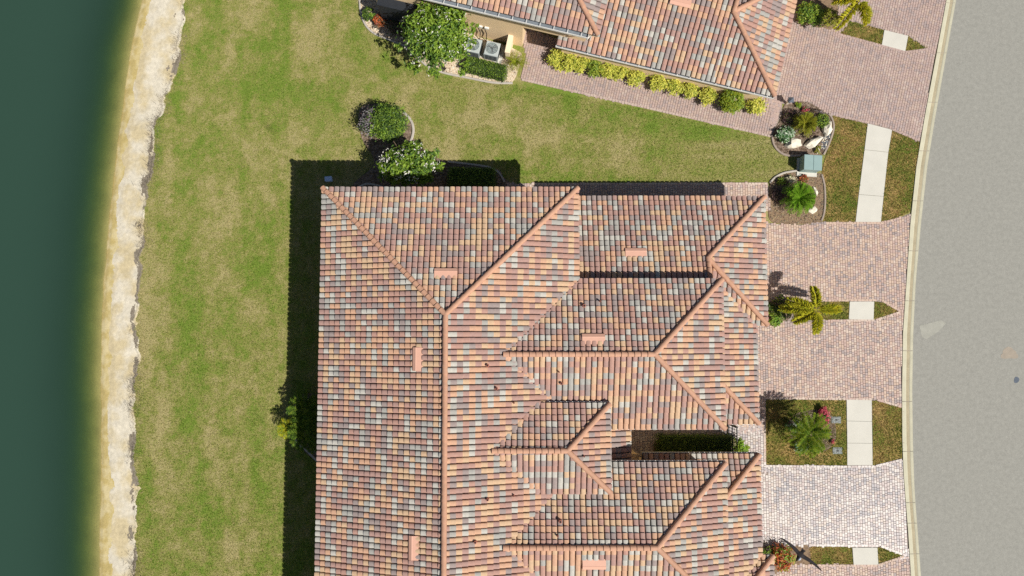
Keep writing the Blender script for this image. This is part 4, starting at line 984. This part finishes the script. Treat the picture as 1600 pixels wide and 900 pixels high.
# ---- grass blades over the lawn and the verges
def grass(name, label, polys, holes, per, ms, seed, hgt=0.06, wid=0.02, fn=None, z=0.0):
    rs = np.random.RandomState(seed); allp = []
    for po in polys:
        pl = np.array(po); lo, hi = pl.min(0), pl.max(0); n = int(per * (hi - lo).prod())
        q = rs.uniform(lo, hi, (n, 2)); k = inside(po, q[:, 0], q[:, 1])
        for h in holes: k &= ~inside(h, q[:, 0], q[:, 1])
        k &= q[:, 0] > xg(q[:, 1]) - 0.05
        allp.append(q[k])
    q = np.concatenate(allp); n = len(q)
    a = rs.uniform(0, 6.283, n); hh = hgt * rs.uniform(0.5, 1.4, n); lean = rs.normal(0, 0.75, (n, 2)) * hh[:, None]
    dx, dy = np.cos(a) * wid, np.sin(a) * wid
    V = np.stack([np.stack([q[:, 0] - dx, q[:, 1] - dy, np.full(n, z)], 1), np.stack([q[:, 0] + dx, q[:, 1] + dy, np.full(n, z)], 1), np.stack([q[:, 0] + lean[:, 0], q[:, 1] + lean[:, 1], z + hh], 1)], 1)
    F = np.arange(3 * n).reshape(-1, 3)
    g = fn(q[:, 0], q[:, 1]) + rs.normal(0, 0.2, n) if fn else rs.rand(n)
    mi = np.clip((g * len(ms)).astype(int), 0, len(ms) - 1)
    o = link(name, mesh_np(name, V.reshape(-1, 3), F, mi), None, ms); return tag(o, label, kind='stuff')
GB = [mat('blade_green', (0.13, 0.225, 0.02), 0.8, 0.3, 8, 40, trans=0.25), mat('blade_lime', (0.235, 0.28, 0.04), 0.8, 0.3, 8, 40, trans=0.25),
      mat('blade_olive', (0.32, 0.30, 0.095), 0.85, 0.3, 8, 40, trans=0.2), mat('blade_straw', (0.44, 0.375, 0.165), 0.9, 0.25, 8, 40, trans=0.2)]
villa_fp = [(Xw + 0.5, Yn - 0.5), (X2, Yn - 0.5), (X2, Ysm), (Xw + 0.5, Ysm)]
LAWN = ground_poly([(150, -30), (562, -30), (566, 22), (580, 50), (612, 66), (660, 104), (692, 118), (735, 127), (800, 132), (1010, 171), (1203, 216), (1212, 238), (1235, 246), (1250, 246), (1250, 268), (1222, 272), (1202, 284), (830, 285), (800, 290), (800, 330), (520, 330), (520, 930), (150, 930)])
lawnf = lambda x, y: 0.14 + 0.66 * dryness(x, y) + 0.5 * (fbm(x * 3.1, y * 3.1, 3) - 0.44)
grass('grass', 'short green and straw lawn blades behind the villa', [LAWN], [villa_fp], 420, GB, 5, 0.055, 0.016, lawnf)
VB = [mat('verge_blade_green', (0.11, 0.165, 0.02), 0.8, 0.3, 8, 40, trans=0.2), mat('verge_blade_olive', (0.25, 0.215, 0.055), 0.85, 0.3, 8, 40, trans=0.2), mat('verge_blade_brown', (0.42, 0.275, 0.11), 0.9, 0.3, 8, 40, trans=0.2)]
grass('verge_grass', 'coarse browned grass blades in the strips between driveways', [ground_poly(b) for a, b in VERGES], [], 520, VB, 6, 0.07, 0.018, lambda x, y: 0.5 + 1.6 * (fbm(x * 1.0 + 7, y * 1.0, 3) - 0.44), 0.03)
# dead fringe hanging over the bank's edge
rs = np.random.RandomState(9); yy = rs.uniform(-21, 26, 16000); keep = fbm(yy * 0.5, 1.7, 3) + rs.normal(0, 0.05, 16000) > 0.43; yy = yy[keep]
xx = xg(yy) + rs.normal(0.05, 0.27, len(yy)); n = len(yy); a = rs.uniform(0, 6.28, n); hh = rs.uniform(0.05, 0.16, n); V = np.zeros((n, 3, 3)); V[:, 0] = np.stack([xx - 0.012, yy, np.full(n, -0.08)], 1); V[:, 1] = np.stack([xx + 0.012, yy, np.full(n, -0.08)], 1); V[:, 2] = np.stack([xx - rs.uniform(-0.06, 0.2, n), yy + rs.normal(0, 0.1, n), hh], 1)
tag(link('dead_grass', mesh_np('dead_grass', V.reshape(-1, 3), np.arange(3 * n).reshape(-1, 3), rs.randint(2, size=n)), None, [L['drygrey'], M['litter']]), 'dry brown grass fringe hanging over the bank edge', kind='stuff')

# ---- garden bed of the neighbour, upper left
BED4 = [(562, -12), (563, 15), (570, 36), (583, 51), (606, 61), (640, 72), (662, 98), (690, 112), (732, 121), (772, 128), (800, 129), (812, 100), (810, 80), (740, 55), (690, 36), (640, 18), (600, -12)]
bed('cream gravel bed along the neighbour wall', BED4, 'gravel')
gravel('gravel', 'cream crushed stone in the bed along the neighbour wall', ground_poly(BED4), 5200, 0.035, [M['gravel'], M['stone'], M['soil']], 3)
edging('curved concrete edging round the neighbour gravel bed', [(563, -12), (563, 14), (570, 37), (584, 52), (608, 62), (640, 76), (664, 101), (690, 113), (732, 122), (772, 129.5), (801, 130)], 'edging_pale')
shrub('boxwood_ball', 'clipped round green shrub in the gravel bed corner', 'shrub', 577, 22, 0.40, 0.75, ['hedge', 'tree'], (0.6, 0.4), 1100, 0.05, 31, clumps=60, hollow=0.9, spread=0.2)
shrub('croton_shrub', 'orange leaved croton beside the clipped green ball', 'shrub', 594, 34, 0.46, 0.7, ['orange', 'red', 'brown'], (0.6, 0.2, 0.2), 420, 0.085, 32)
shrub('bare_shrub', 'sparse brown shrub between orange croton and flowering tree', 'shrub', 622, 42, 0.95, 0.9, ['brown', 'hedge', 'purple'], (0.5, 0.3, 0.2), 560, 0.07, 33, clumps=50, hollow=0.2)
tree('flowering_tree', 'large white flowered tree in front of the neighbour wall', 682, 54, 2.4, 4.0, 41, 10500)
def hedge(label, a, b, w, h, seed, ms=('hedge', 'tree'), n=2600, z0=0.0, wts=(0.7, 0.3)):
    A, B = P(*a, h), P(*b, h); d = B - A; c = (A + B) / 2; t = thing('clipped_hedge', label, 'hedge', (c.x, c.y, z0), math.atan2(d.y, d.x))
    V, F, mi = leaves((0, 0, h / 2), (d.length / 2, w / 2, h / 2), n, 0.05, wts, seed, 40, shape='block', up=0.3)
    foliage('foliage', t, [(V, F, mi)], [L[k] for k in ms])
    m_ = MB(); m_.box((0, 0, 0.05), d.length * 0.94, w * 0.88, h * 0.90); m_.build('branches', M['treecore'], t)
    return t
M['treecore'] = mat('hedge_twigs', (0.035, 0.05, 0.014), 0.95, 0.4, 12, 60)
hedge('clipped green hedge below the two air conditioners', (727, 97), (789, 112), 0.85, 0.8, 51, n=3600)
# air conditioners on their pad
pad = MB(); pad.prism([tuple(P(x, y).xy) for x, y in ((728, 82), (738, 62), (790, 75), (783, 101))], 0.0, 0.1); tag(pad.build('equipment_pad', M['slab']), 'pale concrete pad under the air conditioners', 'pad')
def aircon(label, px, py):
    c = P(px, py, 0.95); t = thing('air_conditioner', label, 'air conditioner', (c.x, c.y, 0.1), A14, 'air conditioners on the pad')
    b = MB(); s_ = 0.44; b.prism(rect(-s_, -s_, s_, s_), 0.0, 0.82, bev=0.03); cab = b.build('cabinet', M['acgrey'], t)
    for sd in range(4):
        g = MB(); ang = sd * math.pi / 2
        for k in range(9):
            o = (-0.34 + k * 0.085); x, y = o * math.cos(ang) + (s_ + 0.004) * math.sin(ang), o * math.sin(ang) - (s_ + 0.004) * math.cos(ang)
            g.box((x, y, 0.1), 0.045, 0.014, 0.62, ang)
        g.build('louver', M['acdark'], cab)
    b = MB(); b.tube([(0, 0, 0.80), (0, 0, 0.835)], [0.36, 0.36], 24, 0); fw_ = b.build('fan_well', M['acfan'], t)
    b = MB()
    for r_ in (0.36, 0.27, 0.18): b.tube([(r_ * math.cos(k * math.pi / 12), r_ * math.sin(k * math.pi / 12), 0.865) for k in range(25)], 0.010, 5, 0, False)
    for k in range(8): b.tube([(0.05 * math.cos(k * math.pi / 4), 0.05 * math.sin(k * math.pi / 4), 0.865), (0.37 * math.cos(k * math.pi / 4), 0.37 * math.sin(k * math.pi / 4), 0.865)], 0.008, 5)
    b.build('fan_guard', M['acgrey'], fw_)
    b = MB()
    for k in range(3):
        a = k * 2.094 + 0.7; d = Vector((math.cos(a), math.sin(a), 0)); e = Vector((-d.y, d.x, 0))
        b.add([tuple(d * 0.05 + e * 0.03 + Vector((0, 0, 0.85))), tuple(d * 0.31 + e * 0.11 + Vector((0, 0, 0.857))), tuple(d * 0.31 - e * 0.07 + Vector((0, 0, 0.842))), tuple(d * 0.05 - e * 0.03 + Vector((0, 0, 0.845)))], [(0, 1, 2, 3)])
    b.tube([(0, 0, 0.84), (0, 0, 0.87)], [0.07, 0.06], 10); b.build('fan', M['acdark'], fw_)
aircon('grey air conditioner half hidden by the flowering tree', 740, 70)
aircon('grey air conditioner in the open beside the stub wall', 769, 75.5)
b = MB(); p0, p1 = P(793, 95), P(800, 62); d = p1 - p0; cc_ = (p0 + p1) / 2; b.box((cc_.x, cc_.y, 0), 0.26, d.length, 1.25, math.atan2(d.y, d.x) - math.pi / 2); wobj = MB()
wt_ = thing('stub_wall', 'short cream stucco wall right of the air conditioners', 'wall'); b.build('wall_body', M['stucco_pale'], wt_)
wobj.box((cc_.x, cc_.y, 1.25), 0.32, d.length + 0.06, 0.07, math.atan2(d.y, d.x) - math.pi / 2); wobj.build('coping', M['stucco_pale'], wt_)
palm('ornamental_grass', 'yellow green spiky plant at the end of the stub wall', 806, 97, 0.55, rosette(22, 0.55, 0.95, 0.45, 0.35, 61), 'lime', 0.16, 14, False, 0.05, seed=61, mixm=('olive', 0.35), cat='plant')
# croton hedge along the neighbour
CR = [(872, 91, .52, 0), (892, 96, .50, 0), (910, 101, .36, 0), (928, 105, .46, 1), (948, 109, .50, 0), (967, 113, .42, 0), (990, 118, .52, 0), (1029, 127, .52, 0), (1053, 135, .48, 0), (1077, 141, .42, 0), (1106, 150, .44, 0), (1181, 164, .46, 0)]
ORD = ['first', 'second', 'third', None, 'fourth', 'fifth', 'sixth', 'seventh', 'eighth', 'ninth', 'tenth', None]
for i, (x, y, r_, gflag) in enumerate(CR):
    lab = 'green shrub among the yellow crotons under the white gutter' if gflag else ('last yellow croton under the gutter, beside the lime round shrub' if i == 11 else 'yellow croton under the white gutter, %s from the entry recess' % ORD[i])
    shrub('croton_shrub', lab, 'shrub', x, y + 1, r_ * 1.38, 0.85, ['crotong', 'tree', 'treedk'] if gflag else ['croton', 'crotong', 'lime'], (0.5, 0.3, 0.2) if gflag else (0.72, 0.2, 0.08), 620, 0.085, 70 + i, 'croton hedge along the neighbour wall', clumps=24)
shrub('round_shrub', 'bright lime green round shrub near the end of the croton hedge', 'shrub', 1143, 158, 0.74, 1.2, ['lime', 'tree'], (0.75, 0.25), 3200, 0.065, 90, clumps=80, hollow=0.75, spread=0.32)
# planting at the top between the upper driveways
bed('brown mulch under the shrub at the top driveway', PL0, 'soil')
shrub('leafy_shrub', 'wide green shrub at the top roof corner by the driveway', 'shrub', 1264, 24, 0.86, 1.2, ['tree', 'lime', 'treedk'], (0.5, 0.25, 0.25), 1500, 0.085, 101, clumps=40, ry=0.75, rz=-0.3)
shrub('bronze_shrub', 'bronze green loose shrub left of the yellow palm', 'shrub', 1295, 27, 0.72, 1.0, ['olive', 'brown', 'lime'], (0.5, 0.3, 0.2), 620, 0.075, 102, clumps=40, hollow=0.2)
palm('feathery_palm', 'yellow feathery palm cut by the top edge of the picture', 1342, 1, 2.4, [(-128, 2.0, 0.35, 0.9), (-62, 1.5, 0.5, 0.9), (60, 1.7, 0.4, 0.9), (120, 1.7, 0.4, 0.9), (175, 1.5, 0.5, 0.8)], 'foxyel', 0.40, 64, True, 0.11, 'feathery palms by the driveways', 103, ('fox', 0.45))
# heart shaped bed above the transformer
BED1 = [(1206, 212), (1209, 226), (1218, 238), (1232, 243), (1252, 243), (1270, 243), (1288, 240), (1296, 222), (1302, 200), (1298, 184), (1290, 176), (1262, 160), (1228, 162), (1220, 185)]
bed('mulched heart shaped bed at the driveway corner', BED1)
edging('curved edging round the heart shaped bed', [(1205.5, 212), (1209, 227), (1219, 238.5), (1233, 243.5), (1250, 243)], 'edging')
edging('curved edging on the street side of the heart shaped bed', [(1286, 242), (1295, 224), (1302, 200), (1299, 185), (1294, 178)], 'edging')
rock('white boulder beside the variegated shrub', 1240, 224, 0.52, 0.34, 0.35, 1)
rock('long white boulder in the lower middle of the heart shaped bed', 1271, 222, 0.58, 0.27, 0.3, 2, rz=0.45)
rock('white boulder at the right edge of the heart shaped bed', 1293, 201, 0.27, 0.48, 0.34, 3, rz=-0.3)
gravel('river_stones', 'black and white river stones at the bed edge', ground_poly([(1284, 214), (1296, 206), (1298, 212), (1290, 236), (1283, 232)]), 130, 0.06, [M['slate'], M['stone'], M['slate']], 8)
palm('sago_palm', 'olive yellow sago palm in the heart shaped bed', 1258, 193, 0.62, rosette(46, 0.55, 0.92, 0.5, 0.4, 111), 'olive', 0.16, 28, False, 0.12, 'sago palms in the corner beds', 111, ('lime', 0.25))
shrub('variegated_shrub', 'white and green leaved shrub at the left lobe of the bed', 'shrub', 1227, 209, 0.56, 0.6, ['emerald', 'varieg', 'treedk'], (0.5, 0.38, 0.12), 620, 0.085, 112)
shrub('mounded_shrub', 'dark green mound beside the right white boulder', 'shrub', 1284, 189, 0.46, 0.6, ['hedge', 'tree', 'lime'], (0.5, 0.35, 0.15), 700, 0.06, 113, clumps=30)
shrub('flowering_plant', 'small pink flowers at the top of the heart shaped bed', 'plant', 1258, 172, 0.22, 0.3, ['pink', 'hedge'], (0.7, 0.3), 150, 0.06, 114, clumps=8)
shrub('leafy_plant', 'small light green plant left of the pink flowers', 'plant', 1248, 164, 0.22, 0.3, ['tree', 'lime'], (0.7, 0.3), 170, 0.06, 115, clumps=8)
shrub('low_shrub', 'dull brown purple shrub behind the variegated one', 'shrub', 1234, 183, 0.46, 0.4, ['purple', 'brown', 'hedge'], (0.45, 0.4, 0.15), 380, 0.07, 116)
shrub('low_shrub', 'grey brown ground plants along the top right of the heart bed', 'shrub', 1276, 177, 0.5, 0.3, ['brown', 'silver', 'purple'], (0.5, 0.3, 0.2), 300, 0.06, 117, ry=0.28, rz=-0.4)
shrub('low_shrub', 'dry brown ground plant between sago and long white boulder', 'shrub', 1263, 211, 0.5, 0.25, ['brown', 'drypale', 'purple'], (0.6, 0.2, 0.2), 300, 0.06, 118, ry=0.25)
shrub('yucca', 'small yellow edged yucca beside the transformer', 'plant', 1279, 234, 0.24, 0.3, ['olive', 'cream'], (0.6, 0.4), 110, 0.09, 119, clumps=6)
lt = thing('garden_ornament', 'dark slate lantern on a pale post at the bed tip', 'ornament', (*P(1229, 162).xy, 0)); b = MB(); b.box((0, 0, 0), 0.12, 0.12, 0.5); b.build('post', M['stone'], lt)  # unidentified dark shape, drawn as slate on a pale post; no lamp
b = MB(); b.box((0, 0, 0.5), 0.24, 0.24, 0.2, 0.4); b.add([(-0.17, -0.17, 0.7), (0.17, -0.17, 0.7), (0.17, 0.17, 0.7), (-0.17, 0.17, 0.7), (0, 0, 0.84)], [(0, 1, 4), (1, 2, 4), (2, 3, 4), (3, 0, 4), (3, 2, 1, 0)]); b.build('ornament_head', M['slate'], lt)
# transformer
tp = ground_poly([(1250, 243), (1284, 246), (1284, 274), (1250, 268)]); c0 = P(1270, 254, 0.85)
tr_ = thing('transformer', 'grey green transformer cabinet between the two corner beds', 'transformer', (c0.x, c0.y, 0), -0.06)
b = MB(); b.box((-0.02, -0.12, 0), 1.24, 1.12, 0.1); b.build('pad', M['slab'], tr_)
b = MB(); b.prism(rect(-0.52, -0.44, 0.52, 0.44), 0.1, 0.86, bev=0.02); tcab = b.build('cabinet', M['box'], tr_)
b = MB(); b.prism(rect(-0.55, -0.47, 0.02, 0.47), 0.86, 0.91, bev=0.015); b.build('lid', M['box'], tcab)
b = MB(); b.prism(rect(0.03, -0.47, 0.55, 0.47), 0.86, 0.905, bev=0.015); b.build('lid', M['box'], tcab)
b = MB(); b.tube([(0.3, -0.47, 0.5), (0.3, -0.5, 0.5), (0.4, -0.5, 0.5), (0.4, -0.47, 0.5)], 0.012, 5); b.build('handle', M['black'], tcab)
# bed with the green sago
BED2 = [(1203, 286), (1212, 277), (1226, 270), (1248, 267), (1270, 272), (1284, 272), (1288, 295), (1288, 320), (1283, 346), (1255, 350), (1225, 350), (1203, 344), (1201, 315)]
bed('brown leafy bed round the bright green sago', BED2, 'soil')
edging('curved edging on the upper left of the green sago bed', [(1202.5, 286), (1211, 277), (1226, 270), (1249, 266.5)], 'edging_pale')
edging('curved edging on the street side of the green sago bed', [(1283.5, 273), (1287.5, 290), (1288.5, 312), (1287, 332), (1283, 345)], 'edging')
palm('sago_palm', 'bright green sago palm in the lower corner bed', 1249, 309, 0.8, rosette(60, 0.75, 1.22, 0.55, 0.45, 121), 'sago', 0.20, 30, False, 0.15, 'sago palms in the corner beds', 121, ('tree', 0.3))
shrub('cream_flowering_shrub', 'cream flowered shrub at the top of the green sago bed', 'shrub', 1236, 280, 0.33, 0.4, ['cream', 'brown', 'tree'], (0.75, 0.15, 0.1), 300, 0.055, 122, ry=0.26)
shrub('leafy_plant', 'small olive plant left of the cream flowered shrub', 'plant', 1221, 284, 0.27, 0.35, ['tree', 'olive'], (0.6, 0.4), 190, 0.06, 123)
shrub('red_plant', 'dark red plant above the green sago', 'plant', 1256, 280, 0.28, 0.35, ['red', 'brown', 'olive'], (0.5, 0.3, 0.2), 200, 0.06, 124)
shrub('low_shrub', 'dark purple brown leaves imitating the shadow left of the green sago', 'shrub', 1215, 305, 0.42, 0.35, ['purple', 'brown'], (0.6, 0.4), 300, 0.06, 125, ry=0.6)  # dark leaf clump stands in for the sago's shadow on the mulch
rock('pale curved stone right of the green sago', 1274, 299, 0.13, 0.34, 0.16, 4, rz=0.35); rock('pale stone at lower right of the green sago', 1270, 328, 0.30, 0.22, 0.16, 5, rz=0.7)
gravel('leaf_litter', 'brown leaf litter on the bed round the green sago', ground_poly(BED2), 900, 0.05, [L['brown'], L['drygrey'], M['mulch'], L['drypale']], 12, 0.037)
gravel('mulch_chips', 'bark chips in the heart shaped bed', ground_poly(BED1), 800, 0.05, [M['mulch'], L['brown'], L['drygrey']], 13, 0.037)
# island with the feathery palm
bed('dark planted soil under the feathery palm', [(1199, 473), (1215, 471), (1232, 472), (1240, 485), (1232, 499), (1220, 502), (1200, 498)])
palm('feathery_palm', 'yellow green feathery palm between the two driveways', 1275, 484, 2.3, [(2, 1.80, 0.30, 0.75), (88, 1.45, 0.42, 0.85), (-84, 1.48, 0.4, 0.85), (158, 1.75, 0.35, 0.75), (-145, 1.3, 0.15, 1.0), (176, 1.9, 0.1, 0.95)], 'fox', 0.38, 66, True, 0.11, 'feathery palms by the driveways', 131, ('foxyel', 0.33))
shrub('leafy_shrub', 'bright green low shrub at the foot of the lower roof corner', 'shrub', 1212, 497, 0.5, 0.6, ['tree', 'sago', 'treedk'], (0.6, 0.25, 0.15), 420, 0.09, 132, clumps=20)
shrub('low_shrub', 'dark bronze shrub under the feathery palm', 'shrub', 1220, 484, 0.85, 0.7, ['hedge', 'tree', 'brown'], (0.5, 0.25, 0.25), 760, 0.08, 133)
# island with the date palm
bed('dark mulch ring under the date palm', [(1236, 652), (1260, 642), (1290, 640), (1304, 660), (1304, 690), (1285, 706), (1255, 704), (1236, 685)])
palm('date_palm', 'dark green pygmy date palm in the square island', 1264, 678, 2.0, rosette(24, 1.0, 1.65, 0.5, 0.6, 141), 'date', 0.32, 34, False, 0.09, None, 141, ('lime', 0.3))
shrub('pink_shrub', 'crimson pink shrub between the date palm and the upper meter box', 'shrub', 1287, 651, 0.36, 0.6, ['pink', 'red', 'hedge'], (0.7, 0.15, 0.15), 480, 0.07, 142, ry=0.62)
shrub('variegated_shrub', 'white edged shrub below the date palm', 'shrub', 1253, 697, 0.52, 0.5, ['varieg', 'emerald', 'purple'], (0.35, 0.45, 0.2), 380, 0.08, 143, ry=0.35)
shrub('variegated_shrub', 'pale edged dark shrub left of the date palm', 'shrub', 1241, 664, 0.5, 0.55, ['emerald', 'varieg', 'purple'], (0.5, 0.25, 0.25), 420, 0.08, 144)
shrub('flowering_plant', 'small pink flowers above the lower meter box', 'plant', 1302, 691, 0.18, 0.25, ['pink', 'olive'], (0.6, 0.4), 110, 0.05, 145, clumps=8)
def meter(label, px, py):
    c = P(px, py); t = thing('meter_box', label, 'meter box', (c.x, c.y, 0), 0, 'meter boxes in the square island')
    b = MB(); b.prism(rect(-0.29, -0.2, 0.29, 0.2), 0, 0.055, bev=0.01); col_ = b.build('collar', M['lid'], t)
    b = MB(); b.prism(rect(-0.22, -0.14, 0.22, 0.14), 0.05, 0.066, bev=0.006); b.build('lid', M['lid'], col_)
    b = MB(); b.prism(rect(-0.06, -0.045, 0.07, 0.045), 0.06, 0.075); b.build('reader', M['black'], col_)
meter('grey meter box beside the crimson shrub', 1306, 656); meter('grey meter box below the small pink flowers', 1308, 704)
# island at lower right
bed('leafy bed beside the bird at the lower right', [(1196, 852), (1240, 853), (1262, 853), (1264, 882), (1232, 884), (1200, 905)], 'soil')
shrub('croton_shrub', 'red and orange croton at the lower right roof corner', 'shrub', 1223, 872, 0.78, 0.9, ['orange', 'red', 'crotong', 'tree'], (0.3, 0.25, 0.25, 0.2), 760, 0.09, 151, clumps=34)
shrub('leafy_shrub', 'green shrub between the croton and the lower right roof', 'shrub', 1199, 866, 0.5, 0.7, ['tree', 'hedge', 'purple'], (0.5, 0.35, 0.15), 460, 0.08, 152)
# court between the roofs
cbed = [(1028, 686), (1090, 684), (1140, 686), (1158, 694), (1160, 712), (1090, 716), (1028, 715)]
bed('dark soil strip in the court between the roofs', cbed, 'mulch', 0.05)
hedge('long dark hedge in the shaded court between the roofs', (1032, 696), (1146, 697), 1.15, 1.0, 161, n=4200, z0=0.04)
shrub('leafy_shrub', 'bright green shrub at the sunny end of the court hedge', 'shrub', 1157, 700, 0.48, 0.9, ['sago', 'lime', 'tree'], (0.45, 0.3, 0.25), 620, 0.08, 162, clumps=24)
shrub('low_shrub', 'striped straw coloured plant between court hedge and bright shrub', 'shrub', 1143, 692, 0.34, 0.8, ['drypale', 'olive', 'brown'], (0.4, 0.4, 0.2), 260, 0.07, 163)
g_ = thing('iron_gate', 'black iron gate standing open across the court entry', 'gate', P(1137, 684).to_tuple()); ax_ = P(1137.5, 683); bx_ = P(1153, 692)
def bars(a, b, h, top, parent):
    a = a - P(1137, 684); b = b - P(1137, 684); d = b - a
    for e, nm in ((a, 'gate_post'), (b, 'gate_post')):
        m_ = MB(); m_.box((e.x, e.y, 0), 0.09, 0.09, h + 0.05); m_.build(nm, M['black'], parent)
    for z in (0.12, h * 0.5, h): m_ = MB(); m_.tube([(a.x, a.y, z), (b.x, b.y, z)], 0.04, 6); m_.build('rail', M['black'], parent)
    k = 9
    for i in range(1, k): m_ = MB(); q = a + d * (i / k); m_.tube([(q.x, q.y, 0.12), (q.x, q.y, h)], 0.018, 5); m_.build('bar', M['black'], parent)
bars(P(1137, 661.5), P(1137.5, 706), 1.7, 0, g_)
# plants at the top left corner of the villa
bed('dark soil under the two garden shrubs at the villa corner', [(562, 172), (590, 162), (625, 170), (645, 190), (645, 215), (690, 250), (770, 262), (786, 276), (788, 300), (560, 300), (585, 255), (565, 215)], 'mulch')
edging('crescent edging right of the round garden shrub', [(630, 175), (642, 188), (646, 203), (643, 218), (637, 228)], 'edging_pale', 0.16)
edging('curved edging at the end of the shaded hedge', [(700, 253), (735, 257), (765, 262), (780, 271), (788, 285)], 'edging_pale')
edging('pale edging in the shade below the flowering shrub', [(556, 296), (572, 288), (590, 290), (610, 296)], 'edging_pale')
shrub('round_shrub', 'dark green round shrub at the left end of the garden', 'shrub', 607, 194, 1.12, 1.9, ['tree', 'hedge', 'treedk'], (0.4, 0.4, 0.2), 4600, 0.08, 171, clumps=100, hollow=0.75, spread=0.3)
shrub('silver_shrub', 'silvery lilac shrub leaning on the dark round one', 'shrub', 579, 194, 0.66, 1.75, ['silver', 'purple', 'hedge'], (0.7, 0.15, 0.15), 950, 0.065, 172, ry=0.85, clumps=40)
tree('flowering_tree', 'small white flowered tree at the villa roof corner', 638, 254, 2.0, 3.2, 42, 7000, 1.3)
hedge('clipped dark hedge in shade along the villa roof edge', (702, 275), (772, 276), 1.1, 1.2, 173, n=3800)
# pale blue cap in the shade
cpt = thing('utility_cap', 'pale blue plastic cap on the shaded lawn corner', 'utility cover', P(515, 281).to_tuple(), 0.1); b = MB(); b.prism(rect(-0.2, -0.13, 0.2, 0.13), 0, 0.3, bev=0.03); b.build('box', M['bluecap'], cpt); b = MB(); b.prism(rect(-0.22, -0.15, 0.22, 0.15), 0.3, 0.34, bev=0.02); b.build('lid', M['bluecap'], cpt)
# palms in the shade of the west eave
bed('dark soil in the shade of the west eave', [(462, 625), (480, 615), (500, 618), (520, 640), (520, 720), (497, 722), (470, 698), (456, 670)], 'mulch')
edging('pale edging by the palms under the west eave', [(455, 672), (466, 692), (482, 706), (498, 722)], 'edging_pale')
palm('garden_palm', 'dark palm in the shade under the west eave, upper one', 478, 642, 1.5, rosette(20, 1.0, 1.5, 0.5, 0.7, 181), 'date', 0.34, 24, False, 0.07, 'palms under the west eave', 181, ('treedk', 0.4))
palm('garden_palm', 'dark palm in the shade under the west eave, lower one', 479, 676, 1.7, rosette(20, 1.0, 1.5, 0.5, 0.7, 182), 'date', 0.34, 24, False, 0.07, 'palms under the west eave', 182, ('treedk', 0.4))
palm('garden_palm', 'yellow tipped palm reaching out of the shade into the sunny lawn', 455, 668, 1.3, [(150, 0.85, 0.35, 0.5), (205, 1.05, 0.25, 0.6), (180, 0.8, 0.5, 0.4), (228, 0.9, 0.3, 0.6), (90, 0.6, 0.4, 0.5), (20, 0.9, 0.4, 0.6), (-40, 0.9, 0.4, 0.6), (60, 0.8, 0.5, 0.5)], 'lime', 0.28, 22, False, 0.06, 'palms under the west eave', 183, ('foxyel', 0.4))

# ------------------------------------------------------------------ the bird gliding high over the driveway
hb = 30.0; cb = P(1250, 867, hb); wl_ = (P(1218.5, 842.5, hb) - cb); wr_ = (P(1281.5, 893.5, hb) - cb)
ax = (wr_ - wl_).normalized(); fw = Vector((ax.y, -ax.x, 0)); half = (wr_ - wl_).length / 2
if fw.x > 0: fw = -fw
bird = thing('bird', 'dark long winged bird gliding above the lower right driveway', 'bird', cb.to_tuple(), math.atan2(ax.y, ax.x))
fy = 1 if Vector((-ax.y, ax.x, 0)).dot(fw) > 0 else -1
V = []; F = []; st = np.linspace(-1, 1, 21); ns = 10
for s_ in st:
    a_ = abs(s_); chord = 0.036 * (1 - 0.75 * a_ ** 1.6) + 0.065 * math.exp(-(s_ / 0.045) ** 2); thick = 0.010 * (1 - 0.8 * a_) + 0.042 * math.exp(-(s_ / 0.05) ** 2)
    sweep = -0.03 * math.sin(a_ * math.pi) * 0.7 - 0.02 * a_; dih = 0.05 * a_ - 0.03 * a_ ** 2
    for k in range(ns):
        q = 2 * math.pi * k / ns; V.append((s_ * half, fy * (sweep + chord * math.cos(q)), dih + thick * math.sin(q)))
for i in range(20):
    for k in range(ns):
        j = (k + 1) % ns; F.append((i * ns + k, i * ns + j, (i + 1) * ns + j, (i + 1) * ns + k))
me = bpy.data.meshes.new('bird_body'); me.from_pydata(V, [], F + [tuple(range(ns)), tuple(20 * ns + k for k in range(ns))[::-1]]); me.update()
bm = bmesh.new(); bm.from_mesh(me); bmesh.ops.recalc_face_normals(bm, faces=bm.faces); bm.to_mesh(me); bm.free(); me.polygons.foreach_set('use_smooth', [True] * len(me.polygons))
M['plume'] = mat('dark_plumage', (0.016, 0.012, 0.014), 0.8, 0.25, 20, 60); M['plumew'] = mat('white_plumage', (0.42, 0.45, 0.52), 0.8, 0.1)
bbody = link('body', me, bird, M['plume'])
b = MB(); b.tube([(0, fy * 0.04, 0.012), (0, fy * 0.07, 0.018), (0, fy * 0.095, 0.02), (0, fy * 0.11, 0.018), (0, fy * 0.14, 0.012)], [0.028, 0.026, 0.022, 0.012, 0.003], 10); b.build('head', M['plume'], bbody, True)
b = MB(); b.tube([(0.015, fy * 0.03, 0.03), (0.02, fy * 0.06, 0.032), (0.015, fy * 0.09, 0.028)], [0.016, 0.022, 0.012], 8); b.build('nape', M['plumew'], bbody, True)
b = MB(); b.add([(-0.025, -fy * 0.05, 0.005), (0.025, -fy * 0.05, 0.005), (0.04, -fy * 0.12, 0.0), (0, -fy * 0.11, 0.004), (-0.04, -fy * 0.12, 0.0), (-0.025, -fy * 0.05, -0.005), (0.025, -fy * 0.05, -0.005)], [(0, 1, 3), (1, 2, 3), (0, 3, 4), (5, 3, 6), (6, 3, 2), (5, 4, 3)]); b.build('tail', M['plume'], bbody)
